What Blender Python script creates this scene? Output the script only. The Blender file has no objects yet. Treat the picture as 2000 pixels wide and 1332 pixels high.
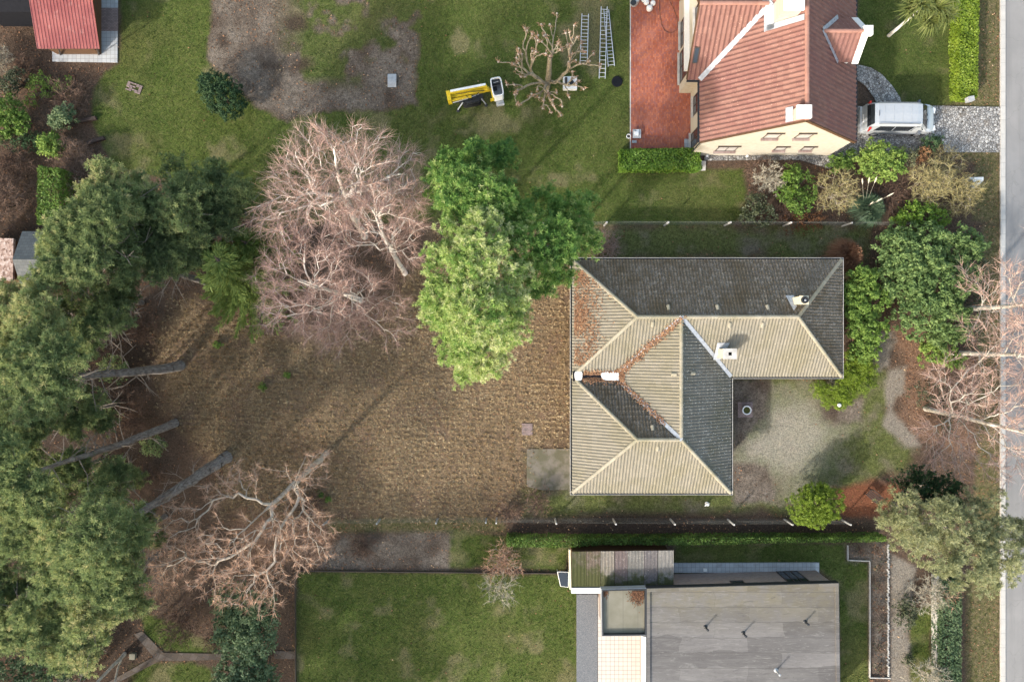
import bpy, bmesh, math, random
import numpy as np
from mathutils import Vector

random.seed(11)
RG = np.random.default_rng(11)
C = bpy.context.scene.collection
SC = bpy.context.scene

# ------------------------------------------------------------------ camera, sky, sun, exposure
H = 48.0                      # drone height
F = 1333.3                    # focal length in photo pixels (24 mm equivalent)
cam = bpy.data.cameras.new("camera"); cam.sensor_width = 36; cam.lens = 36 * F / 2000
cam.clip_end = 3000; cam.clip_start = 0.5
camo = bpy.data.objects.new("camera", cam); C.objects.link(camo)
camo.location = (0, 0, H); camo.rotation_euler = (0, 0, 0); SC.camera = camo

SUN_EL = math.radians(28)
AZ = Vector((0.68, 0.73, 0)).normalized()          # direction the shadows fall on the ground
wd = bpy.data.worlds.new("World"); SC.world = wd; wd.use_nodes = True
bg = wd.node_tree.nodes["Background"]
sky = wd.node_tree.nodes.new("ShaderNodeTexSky"); sky.sky_type = 'NISHITA'
sky.sun_disc = False; sky.sun_elevation = SUN_EL
sky.sun_rotation = math.atan2(-AZ.x, -AZ.y) % (2 * math.pi)
sky.air_density = 1.6; sky.dust_density = 3.5; sky.ozone_density = 0.6
wd.node_tree.links.new(sky.outputs[0], bg.inputs[0]); bg.inputs[1].default_value = 0.15
sl = bpy.data.lights.new("sun", 'SUN'); sl.energy = 2.15; sl.angle = math.radians(2.2); sl.color = (1, 0.965, 0.91)
so = bpy.data.objects.new("sun", sl); C.objects.link(so)
ld = Vector((AZ.x * math.cos(SUN_EL), AZ.y * math.cos(SUN_EL), -math.sin(SUN_EL)))
so.rotation_euler = ld.to_track_quat('-Z', 'Y').to_euler(); so.location = (-30, -30, 60)
SC.view_settings.view_transform = 'Standard'; SC.view_settings.look = 'None'
SC.view_settings.exposure = 1.3; SC.view_settings.gamma = 1
SC.cycles.max_bounces = 5; SC.cycles.diffuse_bounces = 3; SC.cycles.transmission_bounces = 3
SC.cycles.transparent_max_bounces = 4

# ------------------------------------------------------------------ helpers
def W(px, py, z=0.0):
    """photo pixel at height z -> world point"""
    return np.array([(px - 1000) / F * (H - z), (666 - py) / F * (H - z), z])
def norm(a):
    return a / np.maximum(np.linalg.norm(a, axis=-1, keepdims=True), 1e-9)

class MB:
    def __init__(s):
        s.v = []; s.n = 0; s.f = {}; s.t = {}; s.m = {}
    def add(s, v, f, t=0.5, m=0):
        v = np.asarray(v, float).reshape(-1, 3); f = np.asarray(f, int)
        if f.ndim == 1: f = f[None]
        k = f.shape[1]
        s.v.append(v); s.f.setdefault(k, []).append(f + s.n)
        s.t.setdefault(k, []).append(np.broadcast_to(np.asarray(t, float), (len(f),)))
        s.m.setdefault(k, []).append(np.full(len(f), m, int))
        s.n += len(v); return s
    def box(s, a, b, t=0.5, m=0):
        x0, y0, z0 = a; x1, y1, z1 = b
        v = [(x0,y0,z0),(x1,y0,z0),(x1,y1,z0),(x0,y1,z0),(x0,y0,z1),(x1,y0,z1),(x1,y1,z1),(x0,y1,z1)]
        return s.add(v, [(3,2,1,0),(4,5,6,7),(0,1,5,4),(1,2,6,5),(2,3,7,6),(3,0,4,7)], t, m)
    def obox(s, c, ax, ay, az, t=0.5, m=0):
        """oriented box: centre and three half-axis vectors"""
        c, ax, ay, az = map(lambda q: np.asarray(q, float), (c, ax, ay, az))
        v = [c+i*ax+j*ay+k*az for k in (-1,1) for (i,j) in ((-1,-1),(1,-1),(1,1),(-1,1))]
        return s.add(v, [(3,2,1,0),(4,5,6,7),(0,1,5,4),(1,2,6,5),(2,3,7,6),(3,0,4,7)], t, m)
    def prism(s, poly, z0, z1, t=0.5, m=0):
        poly = np.asarray(poly, float)[:, :2]; n = len(poly)
        ar = np.sum(poly[:,0]*np.roll(poly[:,1],-1)-np.roll(poly[:,0],-1)*poly[:,1])
        if ar < 0: poly = poly[::-1]
        v = np.vstack([np.c_[poly, np.full(n, z0)], np.c_[poly, np.full(n, z1)]])
        s.add(v, [list(range(n, 2*n))], t, m); o = s.n - 2*n
        s.f[n][-1] = s.f[n][-1]
        sd = np.array([(i, (i+1)%n, n+(i+1)%n, n+i) for i in range(n)]) + o
        s.f.setdefault(4, []).append(sd); s.t.setdefault(4, []).append(np.full(n, float(t))); s.m.setdefault(4, []).append(np.full(n, m))
        s.f.setdefault(n, []).append(np.array([list(range(n))[::-1]]) + o); s.t.setdefault(n, []).append(np.array([float(t)])); s.m.setdefault(n, []).append(np.array([m]))
        return s
    def tubes(s, P0, P1, r0, r1, k=5, t=0.5, m=0):
        P0 = np.atleast_2d(P0).astype(float); P1 = np.atleast_2d(P1).astype(float); N = len(P0)
        r0 = np.broadcast_to(np.asarray(r0, float), (N,)); r1 = np.broadcast_to(np.asarray(r1, float), (N,))
        d = norm(P1 - P0); ref = np.where(np.abs(d[:, 2:3]) > 0.9, np.array([[1., 0, 0]]), np.array([[0, 0, 1.]]))
        a = norm(np.cross(d, ref)); b = np.cross(d, a)
        ang = np.arange(k) * 2 * math.pi / k
        ring = a[:, None] * np.cos(ang)[None, :, None] + b[:, None] * np.sin(ang)[None, :, None]
        v = np.stack([P0[:, None] + ring * r0[:, None, None], P1[:, None] + ring * r1[:, None, None]], 1).reshape(-1, 3)
        i = np.arange(k); j = (i + 1) % k
        q = np.stack([j, i, k + i, k + j], 1)
        f = (np.arange(N)[:, None, None] * 2 * k + q[None]).reshape(-1, 4)
        tt = np.repeat(np.broadcast_to(np.asarray(t, float), (N,)), k)
        return s.add(v, f, tt, m)
    def path(s, pts, r, k=6, t=0.5, m=0, caps=True):
        pts = np.asarray(pts, float); r = np.broadcast_to(np.asarray(r, float), (len(pts),))
        d = norm(np.gradient(pts, axis=0)); a = None; V = []
        for i in range(len(pts)):
            if a is None:
                ref = np.array([1., 0, 0]) if abs(d[i, 2]) > 0.9 else np.array([0, 0, 1.])
                a = norm(np.cross(d[i], ref))
            else: a = norm(a - d[i] * np.dot(a, d[i]))
            b = np.cross(d[i], a); an = np.arange(k) * 2 * math.pi / k
            V.append(pts[i] + r[i] * (np.cos(an)[:, None] * a + np.sin(an)[:, None] * b))
        V = np.concatenate(V); fs = []
        for i in range(len(pts) - 1):
            for q in range(k):
                w = (q + 1) % k
                fs.append((i*k+q, i*k+w, (i+1)*k+w, (i+1)*k+q))
        s.add(V, fs, t, m)
        if caps:
            s.add(V[:k], [list(range(k))[::-1]], t, m); s.add(V[-k:], [list(range(k))], t, m)
        return s
    def lathe(s, c, prof, k=16, t=0.5, m=0):
        c = np.asarray(c, float); an = np.arange(k) * 2 * math.pi / k; V = []
        for r, z in prof: V.append(np.c_[c[0] + r*np.cos(an), c[1] + r*np.sin(an), np.full(k, c[2] + z)])
        fs = [(i*k+q, i*k+(q+1)%k, (i+1)*k+(q+1)%k, (i+1)*k+q) for i in range(len(prof)-1) for q in range(k)]
        return s.add(np.concatenate(V), fs, t, m)
    def build(s, name, mats, parent=None, smooth=False, local=False):
        if not isinstance(mats, (list, tuple)): mats = [mats]
        v = np.concatenate(s.v)
        if parent is not None and not local:
            o = parent; off = np.zeros(3)
            while o is not None: off += np.array(o.location); o = o.parent
            v = v - off
        me = bpy.data.meshes.new(name); me.vertices.add(len(v)); me.vertices.foreach_set('co', v.ravel())
        loops, starts, tots, mi, ti = [], [], [], [], []; ls = 0
        for k in s.f:
            f = np.concatenate(s.f[k]); loops.append(f.ravel()); n = len(f)
            starts.append(ls + np.arange(n) * k); tots.append(np.full(n, k)); ls += n * k
            mi.append(np.concatenate(s.m[k])); ti.append(np.concatenate(s.t[k]))
        loops = np.concatenate(loops); starts = np.concatenate(starts); tots = np.concatenate(tots)
        me.loops.add(len(loops)); me.loops.foreach_set('vertex_index', loops.astype(np.int32))
        me.polygons.add(len(starts)); me.polygons.foreach_set('loop_start', starts.astype(np.int32))
        me.polygons.foreach_set('loop_total', tots.astype(np.int32))
        me.polygons.foreach_set('material_index', np.concatenate(mi).astype(np.int32))
        me.polygons.foreach_set('use_smooth', np.full(len(starts), bool(smooth)))
        at = me.attributes.new('tint', 'FLOAT', 'FACE'); at.data.foreach_set('value', np.concatenate(ti).astype(np.float32))
        me.update(calc_edges=True)
        for m in mats: me.materials.append(m)
        ob = bpy.data.objects.new(name, me); C.objects.link(ob)
        if parent is not None: ob.parent = parent
        return ob

USED = set()
def tag(o, label, cat, group=None):
    o['label'] = label; o['category'] = cat
    if group: o['group'] = group
    return o
def thing(name, label, cat, loc=(0, 0, 0), group=None):
    o = bpy.data.objects.new(name, None); C.objects.link(o); o.location = tuple(float(q) for q in loc)
    o.empty_display_size = 0.3
    return tag(o, label, cat, group)
def struct(o, kind='structure'):
    o['kind'] = kind; return o

def _hash(ix, iy, seed):
    n = (ix.astype(np.int64) * 374761393 + iy.astype(np.int64) * 668265263 + seed * 974634537) & 0x7fffffff
    n = ((n ^ (n >> 13)) * 1274126177) & 0x7fffffff
    return ((n ^ (n >> 16)) & 0xffff) / 65535.0
def vnoise(x, y, s, seed=0):
    x = np.asarray(x) / s + 1000; y = np.asarray(y) / s + 1000
    ix = np.floor(x); iy = np.floor(y); fx = x - ix; fy = y - iy
    fx = fx*fx*(3-2*fx); fy = fy*fy*(3-2*fy)
    a = _hash(ix, iy, seed); b = _hash(ix+1, iy, seed); c = _hash(ix, iy+1, seed); d = _hash(ix+1, iy+1, seed)
    return (a*(1-fx)+b*fx)*(1-fy) + (c*(1-fx)+d*fx)*fy
def fbm(x, y, s, seed=0, o=4):
    r = 0; a = 0.5; t = 0
    for i in range(o): r = r + a*vnoise(x, y, s/2**i, seed+i*17); t += a; a *= 0.55
    return r / t
def sdf(px, py, poly):
    """signed distance, positive inside"""
    poly = np.asarray(poly, float); n = len(poly); d = np.full(px.shape, 1e9); ins = np.zeros(px.shape, bool)
    for i in range(n):
        a = poly[i]; b = poly[(i+1) % n]; e = b - a; wx = px - a[0]; wy = py - a[1]
        t = np.clip((wx*e[0]+wy*e[1]) / max(e @ e, 1e-9), 0, 1)
        d = np.minimum(d, (wx-t*e[0])**2 + (wy-t*e[1])**2)
        c = (a[1] > py) != (b[1] > py)
        if a[1] != b[1]: ins ^= c & (px < (b[0]-a[0])*(py-a[1])/(b[1]-a[1]) + a[0])
    d = np.sqrt(d); return np.where(ins, d, -d)

# ------------------------------------------------------------------ materials
class Mat:
    def __init__(s, name, rough=0.8, spec=0.3):
        s.m = bpy.data.materials.new(name); s.m.use_nodes = True; s.nt = s.m.node_tree
        s.b = s.nt.nodes['Principled BSDF']; s.out = s.nt.nodes['Material Output']
        s.b.inputs['Roughness'].default_value = rough; s.b.inputs['Specular IOR Level'].default_value = spec
        s._pos = None
    def nd(s, typ, ins=None, **props):
        n = s.nt.nodes.new('ShaderNode' + typ)
        for k, v in props.items(): setattr(n, k, v)
        for k, v in (ins or {}).items():
            if isinstance(v, bpy.types.NodeSocket): s.nt.links.new(v, n.inputs[k])
            else:
                if isinstance(v, tuple) and len(v) == 3 and n.inputs[k].type == 'RGBA': v = (*v, 1)
                n.inputs[k].default_value = v
        return n
    def pos(s):
        if s._pos is None: s._pos = s.nd('NewGeometry').outputs['Position']
        return s._pos
    def map(s, scale=(1, 1, 1), rot=0):
        return s.nd('Mapping', {'Vector': s.pos(), 'Scale': scale, 'Rotation': (0, 0, rot)}).outputs[0]
    def noise(s, scale, detail=4, rough=0.6, vec=None, dist=0.0):
        return s.nd('TexNoise', {'Vector': vec or s.pos(), 'Scale': scale, 'Detail': detail, 'Roughness': rough, 'Distortion': dist}).outputs['Fac']
    def voro(s, scale, vec=None, out='Color', feature='F1'):
        return s.nd('TexVoronoi', {'Vector': vec or s.pos(), 'Scale': scale}, feature=feature).outputs[out]
    def attr(s, name): return s.nd('Attribute', attribute_name=name).outputs['Fac']
    def ramp(s, fac, stops, mode='LINEAR'):
        n = s.nd('ValToRGB', {'Fac': fac}); cr = n.color_ramp; cr.interpolation = mode
        while len(cr.elements) < len(stops): cr.elements.new(0.5)
        for e, (p, c) in zip(cr.elements, stops):
            e.position = p; e.color = (*c, 1) if not isinstance(c, (int, float)) else (c, c, c, 1)
        return n.outputs[0]
    def mix(s, f, a, b, mode='MIX'):
        n = s.nt.nodes.new('ShaderNodeMix'); n.data_type = 'RGBA'; n.blend_type = mode
        for i, v in ((0, f), (6, a), (7, b)):
            if isinstance(v, bpy.types.NodeSocket): s.nt.links.new(v, n.inputs[i])
            elif i == 0: n.inputs[0].default_value = v
            else: n.inputs[i].default_value = (*v, 1)
        return n.outputs[2]
    def math(s, op, a, b=0.0, clamp=False):
        n = s.nt.nodes.new('ShaderNodeMath'); n.operation = op; n.use_clamp = clamp
        for i, v in ((0, a), (1, b)):
            if isinstance(v, bpy.types.NodeSocket): s.nt.links.new(v, n.inputs[i])
            else: n.inputs[i].default_value = v
        return n.outputs[0]
    def range(s, v, a, b, c=0.0, d=1.0):
        n = s.nd('MapRange', {'Value': v, 'From Min': a, 'From Max': b, 'To Min': c, 'To Max': d}); return n.outputs[0]
    def col(s, c):
        if isinstance(c, bpy.types.NodeSocket): s.nt.links.new(c, s.b.inputs['Base Color'])
        else: s.b.inputs['Base Color'].default_value = (*c, 1)
        return s
    def rough(s, r): s.nt.links.new(r, s.b.inputs['Roughness']); return s
    def bump(s, h, strength=0.5, dist=0.02):
        n = s.nd('Bump', {'Height': h, 'Strength': strength, 'Distance': dist})
        s.nt.links.new(n.outputs[0], s.b.inputs['Normal']); return s
    def translucent(s, c, f):
        t = s.nd('BsdfTranslucent', {'Color': c}); mx = s.nd('MixShader', {0: f})
        s.nt.links.new(s.b.outputs[0], mx.inputs[1]); s.nt.links.new(t.outputs[0], mx.inputs[2])
        s.nt.links.new(mx.outputs[0], s.out.inputs[0]); return s
M = {}
def plain(name, c, rough=0.6, spec=0.3, metal=0.0, var=0.15, scale=6):
    a = Mat(name, rough, spec); n = a.noise(scale, 5)
    lo = tuple(q*(1-var) for q in c); hi = tuple(min(q*(1+var), 1) for q in c)
    a.col(a.ramp(n, [(0.3, lo), (0.7, hi)])); a.b.inputs['Metallic'].default_value = metal
    M[name] = a.m; return a.m
def leafmat(name, stops, trans=0.25, rough=0.5, spec=0.35):
    a = Mat(name, rough, spec); c = a.ramp(a.attr('tint'), stops); a.col(c)
    if trans: a.translucent(c, trans)
    M[name] = a.m; return a.m
def barkmat(name, c0, c1, scale=8, stretch=0.25):
    a = Mat(name, 0.9, 0.15); n = a.noise(scale, 6, 0.7, a.map((1, 1, stretch)))
    a.col(a.ramp(n, [(0.35, c0), (0.65, c1)])); a.bump(n, 0.8, 0.03); M[name] = a.m; return a.m

leafmat('pine_needles', [(0, (.11,.135,.07)), (.5, (.215,.285,.12)), (.85, (.41,.445,.195)), (1, (.54,.50,.26))], .4, .6, .15)
leafmat('bright_needles', [(0, (.09,.20,.065)), (.42, (.23,.39,.10)), (.8, (.48,.58,.21)), (1, (.68,.70,.40))], .45, .6, .15)
leafmat('olive_needles', [(0, (.13,.155,.08)), (.5, (.33,.355,.19)), (1, (.54,.54,.33))], .4, .6, .15)
leafmat('spruce_needles', [(0, (.06,.10,.03)), (.5, (.16,.235,.06)), (1, (.30,.37,.11))], .35, .6, .15)
leafmat('laurel_leaves', [(0, (.055,.10,.022)), (.5, (.15,.245,.05)), (1, (.29,.38,.09))], .35, .55, .2)
leafmat('rhododendron_leaves', [(0, (.055,.10,.038)), (.5, (.14,.22,.075)), (1, (.27,.36,.13))], .35, .55, .2)
leafmat('holly_leaves', [(0, (.045,.082,.04)), (.5, (.11,.165,.08)), (1, (.26,.31,.165))], .3, .55, .2)
leafmat('yew_leaves', [(0, (.012,.032,.014)), (.6, (.034,.07,.03)), (1, (.075,.125,.055))], .15, .6, .15)
leafmat('box_leaves', [(0, (.06,.12,.014)), (.5, (.12,.22,.025)), (1, (.22,.32,.05))], .3)
leafmat('lime_leaves', [(0, (.085,.13,.012)), (.5, (.17,.25,.022)), (1, (.28,.36,.05))], .3)
leafmat('dull_leaves', [(0, (.05,.062,.03)), (.5, (.10,.115,.055)), (1, (.19,.19,.10))], .2)
leafmat('bluegreen_leaves', [(0, (.05,.09,.06)), (.6, (.10,.16,.09)), (1, (.18,.24,.14))], .25)
leafmat('palm_leaves', [(0, (.07,.09,.025)), (.5, (.15,.18,.045)), (1, (.27,.28,.10))], .3)
leafmat('rust_leaves', [(0, (.10,.045,.022)), (.5, (.20,.10,.05)), (1, (.33,.19,.10))], .2, .8, .1)
leafmat('birch_twigs', [(0, (.22,.14,.118)), (.5, (.41,.275,.23)), (1, (.58,.44,.38))], 0, .8, .15)
leafmat('oak_twigs', [(0, (.26,.14,.09)), (.5, (.48,.30,.205)), (1, (.66,.47,.35))], 0, .8, .15)
leafmat('brown_twigs', [(0, (.07,.042,.032)), (.5, (.14,.09,.068)), (1, (.24,.165,.125))], 0, .85, .1)
leafmat('yellow_twigs', [(0, (.17,.14,.06)), (.5, (.31,.27,.125)), (1, (.46,.41,.22))], 0, .8, .1)
leafmat('pale_twigs', [(0, (.22,.20,.15)), (.5, (.38,.35,.27)), (1, (.55,.5,.4))], 0, .8, .1)
leafmat('fern_fronds', [(0, (.12,.06,.035)), (.5, (.25,.135,.085)), (1, (.40,.26,.16))], .1, .8, .1)
leafmat('fallen_leaf', [(0, (.06,.03,.018)), (.35, (.16,.08,.045)), (.7, (.30,.16,.09)), (1, (.50,.36,.22))], 0, .8, .15)
leafmat('grass_blades', [(0, (.052,.075,.017)), (.5, (.10,.133,.032)), (.85, (.18,.195,.065)), (1, (.32,.29,.15))], .2, .6, .2)
leafmat('dry_blades', [(0, (.21,.142,.08)), (.5, (.54,.41,.245)), (1, (.76,.63,.42))], .1, .8, .1)
leafmat('moss', [(0, (.035,.04,.014)), (.6, (.07,.075,.025)), (1, (.14,.13,.05))], 0, .9, .1)
barkmat('pine_bark', (.10,.085,.078), (.30,.27,.25), 9)
barkmat('pine_branch', (.16,.13,.11), (.34,.29,.25), 9, 1)
barkmat('birch_bark', (.30,.27,.23), (.68,.64,.57), 4, 1.0)
barkmat('birch_branch', (.58,.52,.45), (.82,.77,.70), 5, 1)
barkmat('oak_bark', (.30,.25,.20), (.58,.50,.41), 6, 1)
barkmat('pollard_bark', (.20,.16,.105), (.42,.355,.25), 5, 1)
barkmat('dark_bark', (.06,.05,.042), (.15,.125,.10), 9, 1)
# ------------------------------------------------------------------ ground
def P2(poly): return [tuple(W(x, y)[:2]) for x, y in poly]
Z = {}
Z['lawn'] = [
  [(240,-120),(1232,-120),(1232,336),(1452,330),(1460,420),(1430,438),(1000,442),(860,430),(500,440),(330,350),(235,335),(205,290),(180,240),(182,180),(205,140),(232,125)],
  [(1676,-120),(1868,-120),(1868,205),(1755,212),(1738,170),(1708,135),(1676,130)],
  [(578,1116),(1112,1121),(1127,1165),(1127,1440),(578,1440)],
  [(1318,1062),(1655,1062),(1655,1094),(1698,1098),(1698,1440),(1636,1440),(1640,1150),(1602,1112),(1318,1118)],
  [(876,1036),(1108,1060),(1108,1118),(935,1108),(876,1108)],
  [(270,1195),(330,1215),(430,1262),(395,1282),(320,1270),(285,1240)],
  [(250,1300),(330,1290),(412,1305),(418,1440),(240,1440)],
  [(1776,1195),(1820,1180),(1820,1440),(1776,1440)]]
Z['soil'] = [[(412,-120),(816,-120),(815,204),(762,212),(690,214),(560,236),(490,205),(450,160),(404,120)],
  [(662,1042),(878,1042),(876,1110),(620,1110)], [(1652,1064),(1740,1064),(1738,1322),(1700,1322),(1698,1096),(1655,1092)],
  [(1430,742),(1500,745),(1498,820),(1430,885)], [(1430,905),(1500,905),(1520,985),(1430,990)], [(1600,790),(1690,775),(1680,820),(1630,832),(1606,822)]]
Z['dry'] = [[(330,600),(430,585),(560,660),(720,640),(850,470),(1117,470),(1117,880),(1030,880),(1030,955),(1000,1010),(640,1014),(430,1000),(430,900),(320,800),(290,700)]]
Z['moss'] = [[(1430,742),(1600,738),(1705,735),(1725,715),(1742,735),(1740,775),(1728,832),(1790,880),(1762,915),(1700,940),(1650,968),(1545,978),(1498,930),(1430,900)],
  [(1130,440),(1700,440),(1690,505),(1130,505)], [(1030,880),(1117,880),(1117,955),(1030,955)], [(1020,955),(1520,955),(1540,1000),(1020,1012)]]
Z['verge'] = [[(1868,-120),(1954,-120),(1954,440),(1900,430),(1905,320),(1868,300)],[(1888,1120),(1954,1120),(1954,1440),(1888,1440)],[(1920,440),(1954,440),(1954,1120),(1900,1120)],[(640,1014),(990,1012),(988,1040),(640,1042)]]
Z['sand'] = [[(1735,722),(1768,715),(1765,770),(1748,775),(1750,812),(1800,870),(1770,872),(1728,830),(1733,770)],[(1738,1085),(1790,1110),(1785,1180),(1775,1240),(1780,1260),(1772,1440),(1738,1440)],[(1700,640),(1745,650),(1740,715),(1712,725)]]
Z['gravelly'] = [[(1480,800),(1570,780),(1640,840),(1600,910),(1560,960),(1500,930),(1430,905),(1435,885)]]
Z['leafy'] = [[(1740,640),(1800,650),(1880,700),(1950,720),(1950,900),(1860,880),(1790,850),(1755,810),(1762,775),(1770,715)],[(1110,440),(1215,440),(1190,505),(1110,505)],[(440,960),(660,1010),(660,1110),(480,1110)]]
Z['compost_shade'] = [[(500,116),(560,122),(600,112),(612,130),(575,146),(510,140)],[(425,70),(440,66),(445,85),(432,92)],[(556,40),(590,30),(600,55),(570,60)],[(1250,1000),(1200,1000),(1000,1020),(1000,1048),(1700,1046),(1700,1022)]]
Z['compost_shade'] += [[(-60,440),(150,440),(280,580),(310,700),(230,830),(280,960),(240,1080),(280,1260),(240,1440),(-60,1440)]]  # forest floor: dark humus, with the canopy's shade painted into the colour
Z['needles'] = [[(1630,955),(1700,935),(1780,950),(1720,1010),(1640,1012)]]
HARD = {
 'driveway': [(1676,208),(1757,212),(1820,207),(1955,210),(1955,298),(1845,298),(1838,270),(1790,300),(1690,300),(1620,330),(1560,312),(1376,314),(1376,304),(1560,300)],
}
GX = np.arange(-39.6, 39.6, 0.12); GY = np.arange(-28, 28, 0.12)
gx, gy = np.meshgrid(GX, GY)
wob = (fbm(gx, gy, 1.6, 3) - 0.5) * 1.3 + (fbm(gx, gy, 0.35, 9) - 0.5) * 0.5
def mask(key, soft=0.35, wobble=1.0):
    r = np.zeros(gx.shape)
    for p in Z[key]:
        d = sdf(gx, gy, P2(p)) + wob * wobble
        r = np.maximum(r, np.clip(d / soft + 0.5, 0, 1))
    return r
m = {'lawn': mask('lawn', .3, .35), 'soil': mask('soil', .5, .6), 'dry': mask('dry', 1.6, 1.4), 'moss': mask('moss', .8, .9),
     'verge': mask('verge', .4, .3), 'sand': mask('sand', .4, .5), 'gravelly': mask('gravelly', 3.0, 1.6), 'leafy': mask('leafy', 1.0, 1.2),
     'needles': mask('needles', .5, .7), 'compost_shade': mask('compost_shade', .6, .6)}
# the grass growing over the right half of the vegetable bed, worn patches in the lawns
bedg = np.clip((fbm(gx, gy, 2.2, 41) - 0.445) * 9, 0, 1) * np.clip((gx + 17.5) / 3, 0, 1) * np.clip((gy - 17.2) / 1.5, 0, 1)
m['lawn'] = np.where((m['soil'] > 0.3) & (gy > 10), np.maximum(m['lawn'] * (1 - m['soil']), bedg * 0.95), m['lawn'])
m['soil'] = m['soil'] * (1 - (m['lawn'] * (gy > 10)))
worn = np.clip((fbm(gx, gy, 1.9, 77) - 0.56) * 7, 0, 1)
order = ['leafy', 'dry', 'moss', 'gravelly', 'verge', 'lawn', 'sand', 'soil', 'needles', 'compost_shade']
pot = {}
gz = (fbm(gx, gy, 0.5, 5) - 0.5) * 0.05 * (1 - m['lawn'] * 0.7) + (fbm(gx, gy, 0.16, 6, 2) - .5) * 0.05 * np.maximum(m['soil'], m['dry'])
gz -= 0.035
nx, ny = len(GX), len(GY)
verts = np.stack([gx, gy, gz], -1).reshape(-1, 3)
ii = (np.arange(ny - 1)[:, None] * nx + np.arange(nx - 1)[None]).ravel()
quads = np.stack([ii, ii + 1, ii + nx + 1, ii + nx], 1)

g = Mat('ground_soil', 0.95, 0.1)
n1 = g.noise(0.5, 5); n2 = g.noise(4, 6, 0.65); n3 = g.noise(26, 3, 0.7); n4 = g.noise(0.16, 3)
lit = g.mix(n2, (.036,.025,.018), (.115,.078,.055)); lit = g.mix(g.range(n3, .4, .75), lit, (.19,.13,.095))
c = g.mix(g.math('MULTIPLY', g.attr('leafy'), .9), lit, g.mix(g.range(n3, .3, .7), (.15,.082,.05), (.33,.21,.145)))
drow = g.noise(1.0, 4, .6, g.map((0.5, 9, 1)))
dry = g.mix(g.range(n2, .3, .7), (.135,.09,.054), (.30,.22,.13)); dry = g.mix(g.range(drow, .45, .7), dry, (.15,.10,.062))
dry = g.mix(g.range(n1, .5, .72), dry, (.19,.125,.085)); c = g.mix(g.attr('dry'), c, dry)
mos = g.mix(g.range(n2, .35, .65), (.07,.085,.025), (.135,.15,.05)); mos = g.mix(g.range(n1, .48, .7), mos, (.17,.145,.105)); mos = g.mix(g.range(n3, .58, .7), mos, (.25,.23,.15))
c = g.mix(g.attr('moss'), c, mos)
c = g.mix(g.math('MULTIPLY', g.attr('gravelly'), .85), c, g.mix(n3, (.25,.225,.18), (.39,.36,.295)))
c = g.mix(g.attr('verge'), c, g.mix(g.range(n2, .35, .65), (.085,.088,.032), (.19,.15,.082)))
lw = g.mix(g.range(n1, .3, .7), (.050,.078,.016), (.095,.122,.03)); lw = g.mix(g.range(n2, .5, .78), lw, (.135,.136,.05)); lw = g.mix(g.range(n3, .55, .8), lw, (.18,.175,.07))
lw = g.mix(g.math('MULTIPLY', g.attr('worn'), .75), lw, (.18,.158,.082)); lw = g.mix(g.range(n4, .5, .7, 0, .45), lw, (.12,.115,.042))
c = g.mix(g.attr('lawn'), c, lw)
c = g.mix(g.attr('sand'), c, g.mix(n3, (.18,.155,.125), (.33,.29,.24)))
soil = g.mix(g.range(n2, .3, .7), (.10,.08,.062), (.25,.21,.172)); soil = g.mix(g.range(n1, .42, .68), soil, (.085,.062,.047)); soil = g.mix(g.range(n3, .58, .72), soil, (.30,.25,.21))
c = g.mix(g.attr('soil'), c, soil)
c = g.mix(g.attr('needles'), c, g.mix(n3, (.14,.05,.025), (.27,.115,.065)))
c = g.mix(g.math('MULTIPLY', g.attr('compost_shade'), .85), c, g.mix(n3, (.03,.022,.018), (.09,.062,.045)))
n5 = g.noise(11, 4, .75); c = g.mix(1.0, c, g.ramp(n5, [(.3, .45), (.7, 1.5)]), 'MULTIPLY')
g.col(c); g.bump(g.math('ADD', n3, g.math('MULTIPLY', n5, 2.0)), .9, .06)

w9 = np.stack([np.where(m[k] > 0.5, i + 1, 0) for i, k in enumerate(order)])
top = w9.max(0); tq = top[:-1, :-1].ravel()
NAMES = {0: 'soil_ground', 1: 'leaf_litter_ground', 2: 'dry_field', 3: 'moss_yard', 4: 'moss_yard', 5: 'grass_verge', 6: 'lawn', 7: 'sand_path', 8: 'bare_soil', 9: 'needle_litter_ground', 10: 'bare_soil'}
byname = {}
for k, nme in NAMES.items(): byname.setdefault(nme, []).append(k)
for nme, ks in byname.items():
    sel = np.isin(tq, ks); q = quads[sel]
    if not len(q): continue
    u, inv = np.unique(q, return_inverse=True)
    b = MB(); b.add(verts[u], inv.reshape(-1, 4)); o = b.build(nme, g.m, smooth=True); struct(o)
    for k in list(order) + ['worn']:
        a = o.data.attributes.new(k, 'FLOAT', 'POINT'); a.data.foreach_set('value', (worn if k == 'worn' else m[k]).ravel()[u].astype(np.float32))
b = MB(); b.add([(-600,-600,-.15),(600,-600,-.15),(600,600,-.15),(-600,600,-.15)], [(0,1,2,3)]); struct(b.build('ground', g.m))

def sample(key, x, y):
    ix = np.clip(((x - GX[0]) / .12).astype(int), 0, nx - 1); iy = np.clip(((y - GY[0]) / .12).astype(int), 0, ny - 1)
    return (m[key] if isinstance(key, str) else key)[iy, ix]

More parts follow.
